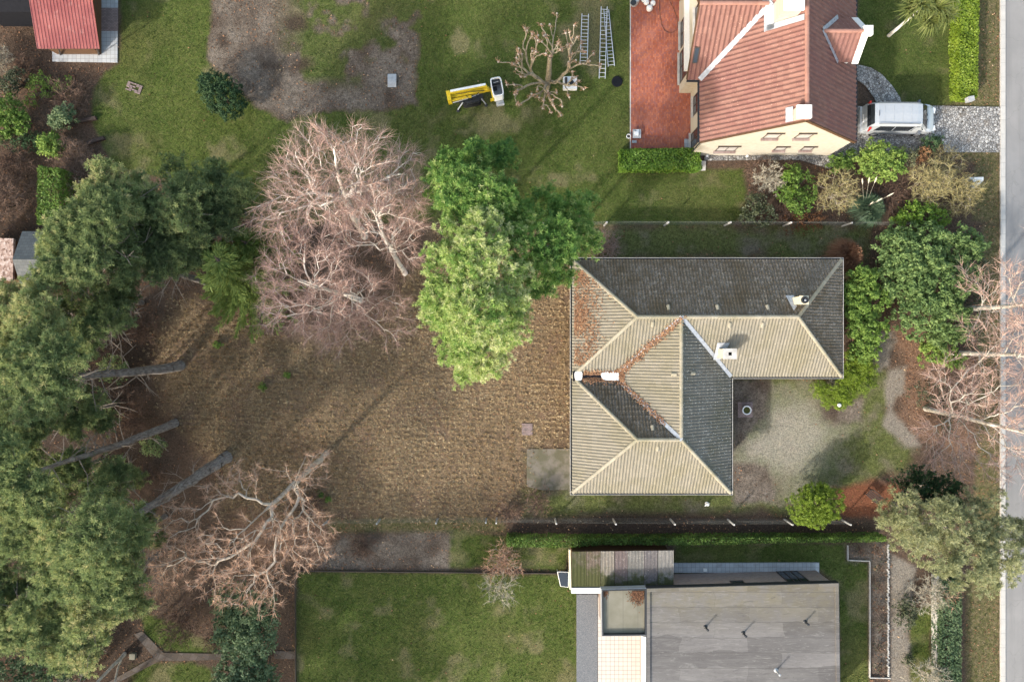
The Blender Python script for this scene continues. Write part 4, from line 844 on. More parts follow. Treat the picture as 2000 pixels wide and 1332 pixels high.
def grow(trunk, targets, bf=.35, step=.55, sag=.08, asc=.7, jit=.07, zf=.18):
    tr = [np.array(trunk[0], float)]
    for a, b in zip(trunk[:-1], trunk[1:]):
        a = np.array(a, float); b = np.array(b, float); k = max(1, int(np.linalg.norm(b-a)/step))
        for i in range(1, k+1): tr.append(a+(b-a)*i/k+(RG.normal(0, .02, 3) if i < k else 0))
    pos = list(tr); par = [-1]+list(range(len(tr)-1)); pl = [0.]
    for i in range(1, len(tr)): pl.append(pl[-1]+np.linalg.norm(tr[i]-tr[i-1]))
    nt = len(tr); z0 = tr[0][2]+zf*(tr[-1][2]-tr[0][2]); T = np.array(targets, float); alive = np.ones(len(T), bool); best = np.full(len(T), 1e9); arg = np.zeros(len(T), int)
    def upd(ids):
        for j in ids:
            if pos[j][2] < z0 and j < nt: continue
            d = T-pos[j]; dist = np.linalg.norm(d, axis=1); dh = np.hypot(d[:, 0], d[:, 1]); c = dist+bf*pl[j]+asc*np.maximum(0, pos[j][2]-(T[:, 2]-.35*dh))
            k = alive & (c < best); best[k] = c[k]; arg[k] = j
    upd(range(nt))
    for _ in range(len(T)):
        i = int(np.argmin(np.where(alive, best, 1e8))); alive[i] = False; j = int(arg[i]); a = pos[j]; L = np.linalg.norm(T[i]-a); k = max(1, int(math.ceil(L/step))); prev = j; ids = []
        off = RG.normal(0, jit, 3)*L
        for s in range(1, k+1):
            f = s/k; p = a+(T[i]-a)*f+math.sin(math.pi*f)*(off*.6+np.array([0, 0, sag*L]))+(RG.normal(0, .035, 3) if s < k else 0)
            pos.append(p); par.append(prev); pl.append(pl[prev]+L/k); prev = len(pos)-1; ids.append(prev)
        upd(ids)
    return np.array(pos), np.array(par), nt
def tips(par):
    n = len(par); t = np.zeros(n); ch = np.zeros(n, bool); ch[par[par >= 0]] = True; t[~ch] = 1
    for i in range(n-1, 0, -1): t[par[i]] += t[i]
    return t
def limbs(mb, pos, par, nt, rtip, rbase, ex=.5, kmin=3):
    t = tips(par); r = rtip*t**ex; zt = np.arange(nt)/max(nt-1, 1); r[:nt] = np.maximum(r[:nt], rbase*(1-zt*.8)); r[0] *= 1.12
    i = np.arange(1, len(par)); p = par[i]; rr = np.minimum(r[p], r[i]*1.6)
    rr = np.where(i < nt, r[p], rr)
    for lo, hi, k in ((.06, 9, 8), (.022, .06, 5), (0, .022, kmin)):
        s = (r[i] >= lo) & (r[i] < hi)
        if s.any(): mb.tubes(pos[p[s]], pos[i[s]], rr[s], r[i[s]], k)
    return r, t
def root_pt(px, py): return W(px, py, 0)
def bare_tree(label, cat, trunk, blobs, ntar, bark, twigm, rtip=.011, rbase=.16, per=9, L=.9, tw=.011, droop=.3, group=None, name='bare_tree', bf=.6, asc=.7, t0=.5, shell=.8, spread=.6, cut=6, zf=.18):
    tr = [W(*q) for q in trunk]; T = thing(name, label, cat, tr[0]*np.array([1, 1, 0]), group); tr[0][2] = -.1
    cp, _, _ = clump_pts(wb(blobs), ntar, -1, shell); pos, par, nt = grow(tr, cp, bf, asc=asc, zf=zf)
    b = MB(); r, t = limbs(b, pos, par, nt, rtip, rbase); b.build('trunk', M[bark], T, smooth=True)
    i = np.arange(1, len(par)); s = i[(t[i] <= cut) & (i >= nt)]; d = norm(pos[s]-pos[par[s]])
    b = MB(); twigs(b, pos[s], d, per, L, tw, droop, spread, t0); b.build('crown', M[twigm], T); return T
def leafy_tree(label, cat, base, top, blobs, ncl, mt, bark='pine_bark', group=None, name='pine_tree', puffs=6, per=12, L=.2, w=.02, rad=.34, rbase=.18, rtip=.012, t0=.45, stubs=0, up=-.3, shell=.5, sp=.75, mid=None):
    b0 = W(base[0], base[1], 0); T = thing(name, label, cat, b0, group); path = [b0-np.array([0, 0, .1])]+[W(*q) for q in (mid or [])]+[W(*top)]
    cp, nr, bi = clump_pts(wb(blobs), ncl, up, shell); sub = cp[RG.random(len(cp)) < min(1, 160/len(cp))]
    pos, par, nt = grow(path, sub, .35, asc=.5); b = MB(); limbs(b, pos, par, nt, rtip, rbase); 
    if stubs:
        tt = RG.uniform(.22, .98, stubs); idx = (tt*(nt-1)).astype(int); an = RG.uniform(0, 6.28, stubs); d = np.stack([np.cos(an), np.sin(an), RG.uniform(-.1, .35, stubs)], 1)
        p0 = pos[idx]; ln = RG.uniform(.8, 2.8, stubs)[:, None]; p1 = p0+d*ln*.5; d2 = norm(d+RG.normal(0, .35, d.shape)); p2 = p1+d2*ln*.5
        b.tubes(p0, p1, .035, .024, 4, .5, 1); b.tubes(p1, p2, .024, .010, 4, .5, 1)
        for _ in range(2): d3 = norm(d2+RG.normal(0, .6, d.shape)); b.tubes(p1, p1+d3*ln*.35, .016, .007, 3, .5, 1)
    b.build('trunk', [M[bark], M['pine_branch']], T, smooth=True)
    b = MB(); n = len(cp)*puffs; c = np.repeat(cp, puffs, 0); dd = rsph(n, -.2); c = c+dd*rad*RG.random(n)[:, None]**.5; o = norm(np.repeat(nr, puffs, 0)*.5+dd*.6+np.array([0, 0, .55]))
    tn = t0+.35*(np.repeat(vnoise(cp[:, 0], cp[:, 1], 1.3, 31), puffs)-.5)+RG.normal(0, .17, n)
    needles(b, c, o, per, L, w, tn, sp); b.build('crown', M[mt], T); return T
def shrub(label, cat, blobs, ncl, per, size, mt, group=None, name='shrub', rad=.22, t0=.45, asp=.5, spread=.7, up=-.35, shell=.55, stem='dark_bark', nstem=14, tv=.45):
    B = wb(blobs); c0 = np.average(B[:, :3], axis=0, weights=B[:, 3]**2)*np.array([1, 1, 0]); T = thing(name, label, cat, c0, group)
    cp, nr, _ = clump_pts(B, ncl, up, shell); cp[:, 2] = np.maximum(cp[:, 2], .08)
    b = MB(); k = RG.choice(len(cp), min(nstem, len(cp)), replace=False); a0 = c0+RG.normal(0, .08, (len(k), 3))*np.array([1, 1, 0]); mid = a0*.45+cp[k]*.55+np.array([0, 0, .1]); b.tubes(a0, mid, .035, .025, 5); b.tubes(mid, cp[k], .025, .01, 4); b.build('stem', M[stem], T)
    n = len(cp)*per; dd = rsph(n, -.3); c = np.repeat(cp, per, 0)+dd*rad*RG.random(n)[:, None]**.5; c[:, 2] = np.maximum(c[:, 2], .03)
    tn = t0+tv*(np.repeat(vnoise(cp[:, 0], cp[:, 1], .7, 13), per)-.5)+RG.normal(0, .13, n)
    b = MB(); leaf_quads(b, c, norm(np.repeat(nr, per, 0)*.45+dd*.5+np.array([0, 0, .5])), size, tn, asp, spread); b.build('foliage', M[mt], T); return T
def twig_bush(label, cat, px, py, rpx, h, ntar, bark, twigm, group=None, name='bare_shrub', per=6, L=.5, tw=.009, droop=.1, rtip=.006, t0=.5, spread=.6, sq=1.0, nst=6):
    c = W(px, py, 0); k = H/F; R_ = rpx*k; T = thing(name, label, cat, c, group); b = MB(); b2 = MB()
    for q in range(nst):
        an = q*6.28/nst+RG.normal(0, .3); rr = R_*.5*RG.uniform(.5, 1); cc = c+np.array([math.cos(an)*rr, math.sin(an)*rr*sq, 0]); n = max(4, ntar//nst)
        d = rsph(n, 0); tg = cc+d*np.array([R_*.6, R_*.6*sq, h*.55])*RG.random((n, 1))**.4+np.array([0, 0, h*.4]); s0 = c+np.array([math.cos(an), math.sin(an), 0])*.12
        pos, par, nt = grow([s0-np.array([0, 0, .05]), s0+np.array([math.cos(an)*rr*.3, math.sin(an)*rr*.3, h*.3])], tg, .3, .3, asc=.5); r, t = limbs(b, pos, par, nt, rtip, rtip*3)
        i = np.arange(1, len(par)); s = i[(t[i] <= 4)]; d = norm(pos[s]-pos[par[s]]); twigs(b2, pos[s], d, per, L, tw, droop, spread, t0)
    b.build('stem', M[bark], T); b2.build('crown', M[twigm], T); return T
def hedge(label, poly, z0, z1, n, size, mt, lump=.06, name='hedge', t0=.5, tv=.4, asp=.55):
    P = [np.array(p, float) for p in poly]; c0 = np.mean(P, 0); T = thing(name, label, 'hedge', (c0[0], c0[1], 0)); L = [np.linalg.norm(P[(i+1) % len(P)]-P[i]) for i in range(len(P))]
    ar = abs(sum(P[i][0]*P[(i+1) % len(P)][1]-P[(i+1) % len(P)][0]*P[i][1] for i in range(len(P))))/2; side = sum(L)*(z1-z0); ns = int(n*side/(side+ar)); ntp = n-ns
    pts, nr = [], []; I = np.array(P); lo, hi = I.min(0), I.max(0)
    x = RG.uniform(lo[0], hi[0], ntp*3); y = RG.uniform(lo[1], hi[1], ntp*3); k = sdf(x, y, I) > 0; x, y = x[k][:ntp], y[k][:ntp]
    ed = np.clip(sdf(x, y, I)/.15, 0, 1); pts.append(np.stack([x, y, z1-.07*(1-ed)+lump*(fbm(x, y, .7, 7)-.5)*2-RG.random(len(x))**2*.2], 1)); nr.append(np.tile([0, 0, 1.], (len(x), 1)))
    sg = 1 if sum(P[i][0]*P[(i+1) % len(P)][1]-P[(i+1) % len(P)][0]*P[i][1] for i in range(len(P))) > 0 else -1
    for i in range(len(P)):
        k = int(ns*L[i]/sum(L)); e = (P[(i+1) % len(P)]-P[i])/L[i]; o = sg*np.array([e[1], -e[0]]); t = RG.random(k)*L[i]; zz = RG.uniform(z0, z1-.03, k); dep = RG.random(k)**2*.2-lump*(fbm(t+i*9, zz, .6, 9)-.5)*2
        q = P[i]+e*t[:, None]-o*dep[:, None]; pts.append(np.c_[q, zz]); nr.append(np.tile([o[0], o[1], .15], (k, 1)))
    pts = np.concatenate(pts); nr = np.concatenate(nr); b = MB(); tn = t0+tv*(vnoise(pts[:, 0]+pts[:, 2], pts[:, 1], .5, 3)-.5)+RG.normal(0, .13, len(pts)); leaf_quads(b, pts, nr, size, tn, asp, .55); b.build('foliage', M[mt], T)
    b = MB(); n_ = max(4, int(max(L)/.5)); q = I[np.argsort(L)[-1]]; e = I[(int(np.argsort(L)[-1])+1) % len(P)]-q; off = c0-(q+e/2)
    st = np.array([np.r_[q+off+e*(i+.5)/n_, -.05] for i in range(n_)]); b.tubes(st, st+np.array([0, 0, (z1-z0)*.85+.05]), .03, .015, 5); b.build('stem', M['dark_bark'], T); return T

# ------------------------------------------------------------------ tall trees
def pads(cx, cy, z, R_, n, dz=3, pr=(.30, .5)):
    o = []
    for i in range(n):
        an = i*2.4+RG.random(); rr = R_*math.sqrt((i+.5)/n)*.8; q = RG.uniform(*pr)*R_; o.append((cx+math.cos(an)*rr, cy+math.sin(an)*rr, z-dz*(rr/R_)**1.3*RG.uniform(.5, 1)+RG.normal(0, .4), q, .45))
    return o
PG = 'tall pines along the left side of the dead grass field'
def pine(label, cx, cy, z, R_, npad=9, ncl=150, base=None, t0=.42, stubs=26, mid=None, mt='pine_needles', lean=(0, 0), grp=PG, **kw):
    if base is None: k = 1-z/H*.5; base = (1000+(cx-1000)*k+lean[0], 666+(cy-666)*k+lean[1])
    return leafy_tree(label, 'pine tree', base, (cx, cy, z), pads(cx, cy, z, R_, npad), int(ncl*1.9), mt, puffs=7, per=26, w=.012, L=.22, shell=.7, sp=1.1, rad=.42, group=grp, t0=t0+.09, stubs=stubs, mid=mid, **kw)
pine('tall pine at left whose bare trunk starts uppermost of the three leaning trunks', 70, 735, 14.5, 105, 10, 150, (352, 714), mid=[(280, 725, 3.5), (150, 735, 9)], rbase=.36)
pine('tall pine at left whose bare trunk is the middle one of the three leaning trunks', -5, 945, 15, 110, 10, 170, (341, 826), mid=[(230, 870, 5)], rbase=.30)
pine('tall pine with the thickest leaning trunk, next to the bare orange tree', 175, 1065, 14.5, 115, 12, 190, (443, 893), mid=[(330, 965, 5)], rbase=.42)
pine('pine with pinkish grey leaning trunk left of the bright spruce', 190, 470, 12, 95, 10, 150, (405, 552), mid=[(330, 530, 4)], rbase=.26)
pine('pine spreading over the slate shed at the left edge', 140, 505, 12, 62, 8, 130, t0=.55)
pine('pine with yellowish tufts at the left edge below the slate shed', 45, 625, 12.5, 85, 9, 150, t0=.6)
pine('dark pine between the slate shed and the uppermost leaning trunk', 160, 630, 10, 78, 8, 115, t0=.35)
pine('pine nearest the dark green clipped hedge column in the upper left', 225, 405, 11, 80, 9, 150, t0=.55)
pine('dark pine against the upper lawn, left of the pink birches', 335, 400, 10, 90, 9, 160, t0=.36)
pine('dark low pine touching the left edge of the pink birches', 430, 395, 8, 70, 8, 120, t0=.3, stubs=10)
pine('dark pine in the gap above the two upper leaning trunks', 290, 490, 9, 75, 7, 100, t0=.32)
pine('dark pine at the left edge between the upper two leaning trunks', 40, 850, 11, 85, 8, 130, t0=.35)
pine('pine at the left edge below the middle leaning trunk', 40, 1040, 13, 90, 9, 150, t0=.45)
pine('small dark pine just left of the thickest leaning trunk', 215, 950, 8, 60, 6, 70, t0=.32, stubs=14)
pine('pine with bright tufts left of the holly clumps at lower left', 215, 1140, 12, 85, 9, 150, t0=.58)
pine('pine with yellow-green fringe above the white birch trunks at lower left', 150, 1215, 12, 80, 9, 150, t0=.62)
pine('pine in the bottom left corner of the photo', 35, 1190, 12.5, 95, 10, 170, t0=.52)
pine('dark low pine beside the upper end of the uppermost leaning trunk', 90, 705, 9, 70, 7, 80, t0=.34, stubs=14)
pine('dark low pine between the middle and thickest leaning trunks', 110, 925, 9, 75, 7, 90, t0=.34, stubs=14)
pine('dark low pine above the gap with bare brown bushes', 215, 585, 7.5, 62, 6, 70, t0=.3, stubs=14)
pine('dark low pine left of the rusty bare tree', 260, 1040, 8, 60, 6, 75, t0=.34, stubs=10)
pine('dark pine directly above the bright spruce', 410, 445, 8, 66, 7, 90, t0=.36, stubs=12)
pine('dark pine above the pinkish grey leaning trunk', 340, 480, 9, 62, 7, 90, t0=.4, stubs=16)
pine('small sparse pine below the uppermost leaning trunk', 160, 800, 8, 60, 6, 60, t0=.3, stubs=18)
# trees just below the bottom edge whose shade falls on the south lawn
for k, (px, py, z, lb) in enumerate(((330, 1560, 14, 'pine standing below the bottom edge, nearest the white birch trunks'), (120, 1500, 14, 'pine standing below the bottom edge at the far left'), (470, 1520, 13, 'pine standing below the bottom edge, nearest the south lawn'))):
    c = W(px, py, 0); q = (1000+c[0]/(H-z)*F, 666-c[1]/(H-z)*F); pine(lb, q[0], q[1], z, 130, 10, 170, (px, py), t0=.5, stubs=8)
for k, (px, py, z) in enumerate(((-90,1240,14), (40,1330,14.5), (-170,1400,15), (-60,1480,14), (60,1440,13), (190,1400,13), (-230,1180,14), (-150,1080,14))):
    c = W(px, py, 0); q = (1000+c[0]/(H-z)*F, 666-c[1]/(H-z)*F); pine('tall pine of the wood beyond the lower left corner, outside the photo', q[0], q[1], z, 130, 9, 120, (px, py), t0=.5, stubs=4, grp='pines of the wood beyond the lower left corner')
for k, (px, py, z) in enumerate(((120,1700,14), (235,1760,14.5), (320,1850,14), (190,1880,14), (60,1810,14), (330,1680,13))):
    c = W(px, py, 0); q = (1000+c[0]/(H-z)*F, 666-c[1]/(H-z)*F); pine('tall pine of the wood beyond the lower left corner, outside the photo', q[0], q[1], z, 130, 9, 120, (px, py), t0=.5, stubs=4, grp='pines of the wood beyond the lower left corner')
# spruce with drooping fronds
def spruce(label, base, top, zt, rpx, mt, nwh=13, t0=.5, name='spruce_tree'):
    b0 = W(*base, 0); t_ = W(top[0], top[1], zt); T = thing(name, label, 'spruce tree', b0); b = MB(); b.tubes([b0-np.array([0, 0, .1])], [t_], .2, .03, 8); br0, br1 = [], []; R_ = rpx*(H-zt*.5)/F; P, Dd = [], []
    for i in range(nwh):
        f = .12+.86*i/nwh; c = b0+(t_-b0)*f; L = R_*(1-f)**.8+.25
        for k in range(9):
            an = k*.7+i*1.1+RG.normal(0, .15); d = np.array([math.cos(an), math.sin(an), -.12]); br0.append(c); e = c+d*L*RG.uniform(.8, 1.1); br1.append(e); s = np.cross(d, [0, 0, 1])
            for q in np.linspace(.2, 1, 9):
                for sd in (-1, 1): P.append(c+(e-c)*q); Dd.append(d*.8+s*sd*.6*(1.2-q)+np.array([0, 0, .08]))
    b.tubes(br0, br1, .03, .008, 4); b.build('trunk', M['dark_bark'], T); b = MB(); P = np.array(P); Dd = norm(np.array(Dd)); tn = t0+RG.normal(0, .15, len(P)); needles(b, P, Dd, 8, .42, .028, tn, .28); b.build('crown', M[mt], T); return T
spruce('spruce with bright drooping fronds left of the pink birches', (495, 580), (418, 500), 9, 100, 'spruce_needles', 14, .75)
spruce('narrow dark spruce behind the bright drooping spruce', (540, 500), (470, 470), 7, 50, 'spruce_needles', 10, .5)

BG = 'bare pink-twigged birches beside the bright green pines'
bare_tree('big bare birch with thick white limbs, topmost of the pink birches', 'birch tree', [(712,462,0),(688,420,5),(662,350,9),(652,290,13)], [(560,400,9,65),(640,285,11,62),(700,300,12,58),(575,330,10,58),(750,345,9,68),(650,380,11,80),(800,300,6,30),(790,385,9,45),(520,430,8,35)], 430, 'birch_branch', 'birch_twigs', .015, .24, 15, 1.0, .0075, .25, BG, 'birch_tree')
bare_tree('bare birch with grey-white trunk next to the bright green pines', 'birch tree', [(791,534,0),(772,503,4),(748,458,8),(727,410,12)], [(740,400,11,70),(795,425,8,48),(775,480,7,52),(690,450,9,60),(800,370,8,40)], 260, 'birch_branch', 'birch_twigs', .013, .19, 15, .9, .0075, .3, BG, 'birch_tree')
bare_tree('bare birch hung with fine drooping pink twigs, lowest of the pink birches', 'birch tree', [(705,588,0),(665,572,4),(612,560,8),(582,548,11)], [(540,560,8,58),(600,600,8,65),(660,560,9,65),(560,485,9,60),(640,500,10,60),(700,620,6,55),(645,650,6,50),(740,585,6,55),(520,620,6,36),(770,650,4,40)], 430, 'birch_branch', 'birch_twigs', .010, .17, 16, .9, .007, .5, BG, 'birch_tree', t0=.42)
bare_tree('spreading bare tree with rusty buds left of the south lawn', 'bare tree', [(638,884,0),(590,930,4),(530,985,7),(492,1020,9)], [(425,965,8,50),(480,930,8,40),(595,930,7,45),(380,1060,8,65),(460,1080,10,75),(560,1070,8,75),(420,1130,8,55),(520,1150,7,50),(330,1110,7,48),(320,1060,6.5,40),(310,1140,5.5,34),(615,1030,6,50),(622,890,5,28),(470,1160,7,45),(560,1010,9,55),(630,1085,4,32),(350,1000,7,35)], 560, 'oak_bark', 'oak_twigs', .012, .17, 14, .5, .009, .0, None, 'bare_tree', t0=.55, spread=.8, cut=3, bf=.45, zf=.55, asc=.4)
RB = 'birches along the road on the right'
bare_tree('white trunked birch by the road, topmost of three', 'birch tree', [(1873,604,0),(1958,599,5),(2070,592,9),(2130,585,13)], [(1925,560,4,36),(1985,600,7,60),(2000,530,8,55),(1910,645,4,36),(2060,600,9,85),(1885,545,3.5,28),(2080,480,9,70)], 200, 'birch_bark', 'birch_twigs', .010, .19, 8, .9, .010, .4, RB, 'birch_tree')
bare_tree('white trunked birch by the road, middle of three', 'birch tree', [(1862,690,0),(1950,692,4.5),(2050,696,9),(2130,700,13)], [(1960,720,7,55),(1905,735,4,40),(2010,680,8,65),(1955,655,6,45),(2080,700,10,95),(1890,770,4,40)], 200, 'birch_bark', 'birch_twigs', .010, .17, 8, .9, .010, .4, RB, 'birch_tree')
bare_tree('leaning white birch by the road, lowest of three, twigs over the yard', 'birch tree', [(1808,798,0),(1900,820,4),(1990,842,8),(2075,860,12)], [(1850,745,4,50),(1870,835,4,60),(1920,780,6,65),(1860,900,3.5,50),(1930,885,5,55),(1985,800,8,75),(1835,880,3,40),(1990,900,7,60),(2060,850,10,95),(1805,850,2.5,32)], 300, 'birch_bark', 'birch_twigs', .010, .18, 9, .9, .010, .35, RB, 'birch_tree')
leafy_tree('bright green pine, topmost of the three beside the hipped house', 'pine tree', (955, 420), (925, 375, 12), [(880,330,10,36),(930,320,10.5,38),(975,310,10,28),(900,380,12,48),(960,390,12,45),(860,370,9,26),(1000,420,11,38)], 330, 'bright_needles', group='three bright green pines beside the hipped house', puffs=8, per=26, t0=.38, L=.20, w=.014, rad=.45, sp=1.2)
leafy_tree('bright green pine whose crown reaches the corner of the hipped roof', 'pine tree', (1060, 520), (1070, 470, 11), [(1060,410,9,45),(1110,420,8,40),(1130,470,8,36),(1080,480,11,52),(1050,540,10,46),(1020,480,11.5,50),(1095,530,8,30),(1140,400,7,20)], 360, 'bright_needles', group='three bright green pines beside the hipped house', puffs=8, per=26, t0=.50, L=.20, w=.014, rad=.45, sp=1.2)
leafy_tree('bright yellow-green pine reaching lowest over the dead grass field', 'pine tree', (950, 590), (935, 580, 13), [(880,520,12,55),(940,510,13,60),(990,560,12,55),(870,590,12,48),(930,610,13,62),(980,640,11,45),(900,660,11,50),(950,690,10,45),(910,720,9,32),(850,610,10,28),(1000,610,10,32),(890,450,12,38),(950,450,12.5,45)], 620, 'bright_needles', group='three bright green pines beside the hipped house', puffs=8, per=26, t0=.74, L=.20, w=.014, rad=.45, sp=1.2)
leafy_tree('wide olive green pine overhanging the road at lower right', 'pine tree', (1745, 985), (1850, 1030, 8.5), [(1755,1000,5,50),(1835,1040,7.5,72),(1900,1015,6.5,65),(1880,1090,7,68),(1790,1060,5,46),(1950,1060,6,58),(1990,1040,5,38),(1945,1115,5,42),(1730,1000,4,30),(1800,1010,6.5,50)], 520, 'olive_needles', name='pine_tree', puffs=8, per=22, t0=.55, L=.2, w=.011, rad=.34, stubs=6)
leafy_tree('dark green conifer behind the olive pine at lower right', 'conifer tree', (1800, 945), (1815, 952, 5), [(1790,950,4,42),(1830,960,4,40),(1850,975,4.5,36),(1770,930,3.5,26)], 160, 'yew_leaves', name='conifer_tree', puffs=7, per=10, t0=.6, L=.17, w=.022, rad=.3)
# pollarded tree on the upper lawn
tr = [W(1068,172,0), W(1071,150,1.6), W(1073,125,3.2), W(1074,110,4.2)]
T = thing('pollarded_tree', 'pollarded tree with knobbly bare branch ends on the upper lawn', 'tree', tr[0]); tr[0][2] = -.1
tg = []
for (px, py, z) in ((1057,48,4.5),(1085,55,4),(1105,65,4.2),(1030,60,4),(1022,85,3.6),(1013,95,3.8),(1003,125,3.6),(1008,135,3.4),(1004,165,2.6),(1005,185,2.4),(1014,205,2.3),(1035,190,2.2),(1060,212,2),(1085,215,2),(1098,208,2.2),(1110,190,2.4),(1125,165,3),(1152,120,3.6),(1137,98,3.8),(1125,118,4.2),(1118,75,3.8),(1115,90,4.4),(1045,75,4.6),(1062,70,4.8),(1040,100,4.6),(1066,105,5.2),(1090,85,4.8),(1118,140,3.6),(1080,195,2.6),(1050,175,2.8),(1025,150,3.0),(1150,128,3.2),(1095,195,2.4)): tg.append(W(px, py, z))
tg += [t_+np.array([RG.normal(0, .45), RG.normal(0, .45), RG.normal(0, .25)]) for t_ in tg[:33]+tg[:30]]
pos, par, nt = grow(tr, np.array(tg), .75, .35, .06, .15, .09); b = MB(); t = tips(par); r = .033*t**.43; r[:nt] = np.maximum(r[:nt], .24*(1-np.arange(nt)/nt*.45)); i = np.arange(1, len(par)); b.tubes(pos[par[i]], pos[i], np.minimum(r[par[i]], r[i]*1.5), r[i], 7); b.build('trunk', M['pollard_bark'], T, smooth=True)
ch = np.ones(len(par), bool); ch[par[par >= 0]] = False; e = pos[ch]
for p in e: b = MB(); b.lathe(p-np.array([0, 0, .1]), [(.001, 0), (.05, .03), (.075, .08), (.055, .13), (.001, .16)], 8); b.build('branch_knob', M['oak_bark'], T)
b = MB(); twigs(b, np.repeat(e, 3, 0)+RG.normal(0, .07, (len(e)*3, 3)), norm(RG.normal(0, 1, (len(e)*3, 3))+np.array([0, 0, .4])), 7, .26, .014, 0, .8, .35)
s = i[(t[i] <= 2)]; twigs(b, pos[s], norm(pos[s]-pos[par[s]]), 1, .3, .009, 0, .9, .6); b.build('crown', M['oak_twigs'], T)
# cabbage palm in the street garden
T = thing('palm_tree', 'leaning tree with strap-like yellow-green leaves beside the long bright hedge', 'tree', W(1736,70,0)); b = MB(); P_ = [W(1736,70,0)-np.array([0,0,.1]), W(1760,50,1.5), W(1785,28,3.0), W(1805,10,4.0)]; b.path(P_, [.13,.10,.09,.07], 8); b.build('trunk', M['birch_branch'], T); b = MB()
for (px, py, z) in ((1800,8,4.4),(1830,15,4.2),(1815,40,3.6),(1850,-10,4.4),(1790,-20,4.8),(1845,30,3.6),(1780,20,4.0)):
    c = W(px, py, z); n = 110; d = rsph(n, -.3); d[:, 2] = d[:, 2]*.6; d = norm(d); s = norm(np.cross(d, [0, 0, 1])); L = RG.uniform(.7, 1.35, n)[:, None]; w_ = .038; mid = c+d*L*.55+np.array([0, 0, .08]); en = c+d*L-np.array([0, 0, .22])*L
    v = np.stack([c-s*w_*.5, c+s*w_*.5, mid+s*w_, mid-s*w_, en], 1).reshape(-1, 3); k = np.arange(n)*5; tt = np.clip(RG.normal(.5, .2, n), 0, 1); b.add(v, np.stack([k, k+1, k+2, k+3], 1), tt); b.f.setdefault(3, []).append(np.stack([k+3, k+2, k+4], 1)+b.n-len(v)); b.t.setdefault(3, []).append(tt); b.m.setdefault(3, []).append(np.zeros(n, int))
b.build('crown', M['palm_leaves'], T)
# white twin-trunked birch at the lower left
bare_tree('white double-trunked birch standing by the paved path at lower left', 'birch tree', [(243,1277,0),(215,1305,2.5),(180,1340,5),(120,1400,9)], [(150,1380,8,60),(100,1420,9,70),(190,1440,7,50)], 80, 'birch_bark', 'birch_twigs', .012, .13, 6, .8, .010, .3, None, 'birch_tree')
bare_tree('slim white birch stem leaning beside the double-trunked birch', 'birch tree', [(236,1285,0),(229,1310,2.2),(222,1345,4),(205,1400,7)], [(200,1400,7,40),(215,1430,6,40)], 40, 'birch_bark', 'birch_twigs', .012, .08, 6, .8, .010, .3, None, 'birch_tree')
plain('dark_wood', (.06,.045,.04), .85, .1)
# ------------------------------------------------------------------ shrubs and hedges
shrub('dark oval clipped yew beside the bare vegetable bed', 'shrub', [(411,166,1.2,27,.9),(424,178,1.3,34,.85),(438,194,1.2,38,.85),(452,208,1.0,32,.85)], 760, 18, .055, 'yew_leaves', name='yew_shrub', rad=.13, t0=.55, shell=.3)
hedge('low bright box hedge at the foot of the red brick terrace', [W(1212,291,.9)[:2], W(1368,289,.9)[:2], W(1369,331,.9)[:2], W(1212,332,.9)[:2]], 0, .95, 9500, .075, 'box_leaves', .13, tv=.7)
hedge('long yellow-green hedge along the street verge at upper right', [W(1871,-40,1.0)[:2], W(1912,-40,1.0)[:2], W(1910,189,1.0)[:2], W(1873,189,1.0)[:2]], 0, 1.05, 15000, .075, 'lime_leaves', .13, tv=.7)
hedge('long dark clipped hedge with sunny top between hipped house and flat-roofed house', [W(990,1050,1.3)[:2], W(1180,1052,1.3)[:2], W(1400,1050,1.3)[:2], W(1700,1049,1.3)[:2], W(1732,1048,1.3)[:2], W(1732,1058,1.3)[:2], W(1560,1060,1.3)[:2], W(1380,1065,1.3)[:2], W(1180,1064,1.3)[:2], W(1110,1070,1.3)[:2], W(990,1068,1.3)[:2]], 0, 1.35, 24000, .06, 'laurel_leaves', .06, t0=.22, tv=.6)
hedge('dark leafy hedge along the street verge at lower right', [W(1838,1135,1.1)[:2], W(1879,1135,1.1)[:2], W(1880,1400,1.1)[:2], W(1838,1400,1.1)[:2]], 0, 1.1, 9000, .085, 'holly_leaves', .1, t0=.4)
hedge('tall dark green hedge column beside the pines at upper left', [W(75,325,2.5)[:2], W(118,330,2.5)[:2], W(120,438,2.5)[:2], W(72,436,2.5)[:2]], 0, 2.6, 7000, .085, 'laurel_leaves', .14, t0=.3)
SG = 'shrubs in the border between the pale brick house and the hipped house'
LG = 'shrubs on the street side of the hipped house'
shrub('large dark green rhododendron beside the street, widest shrub of the yard', 'shrub', [(1745,490,1.6,48,.7),(1800,485,2.0,52,.7),(1860,490,1.8,45,.7),(1760,550,2.0,52,.7),(1820,560,2.4,62,.6),(1870,545,1.8,38,.7),(1800,610,2.2,55,.7),(1850,630,1.7,45,.8),(1895,480,1.4,30,.8),(1835,655,1.2,28,.9),(1780,520,2.2,50,.6)], 1400, 22, .11, 'rhododendron_leaves', LG, 'rhododendron', .24, .56)
shrub('bright green laurel against the east wall of the hipped house', 'shrub', [(1682,550,1.7,34,.8),(1700,590,2.0,34,.8),(1690,640,2.0,36,.8),(1668,610,1.8,30,.8),(1685,680,1.7,30,.8),(1660,575,1.7,28,.8)], 480, 20, .105, 'laurel_leaves', LG, 'laurel', .23, .5)
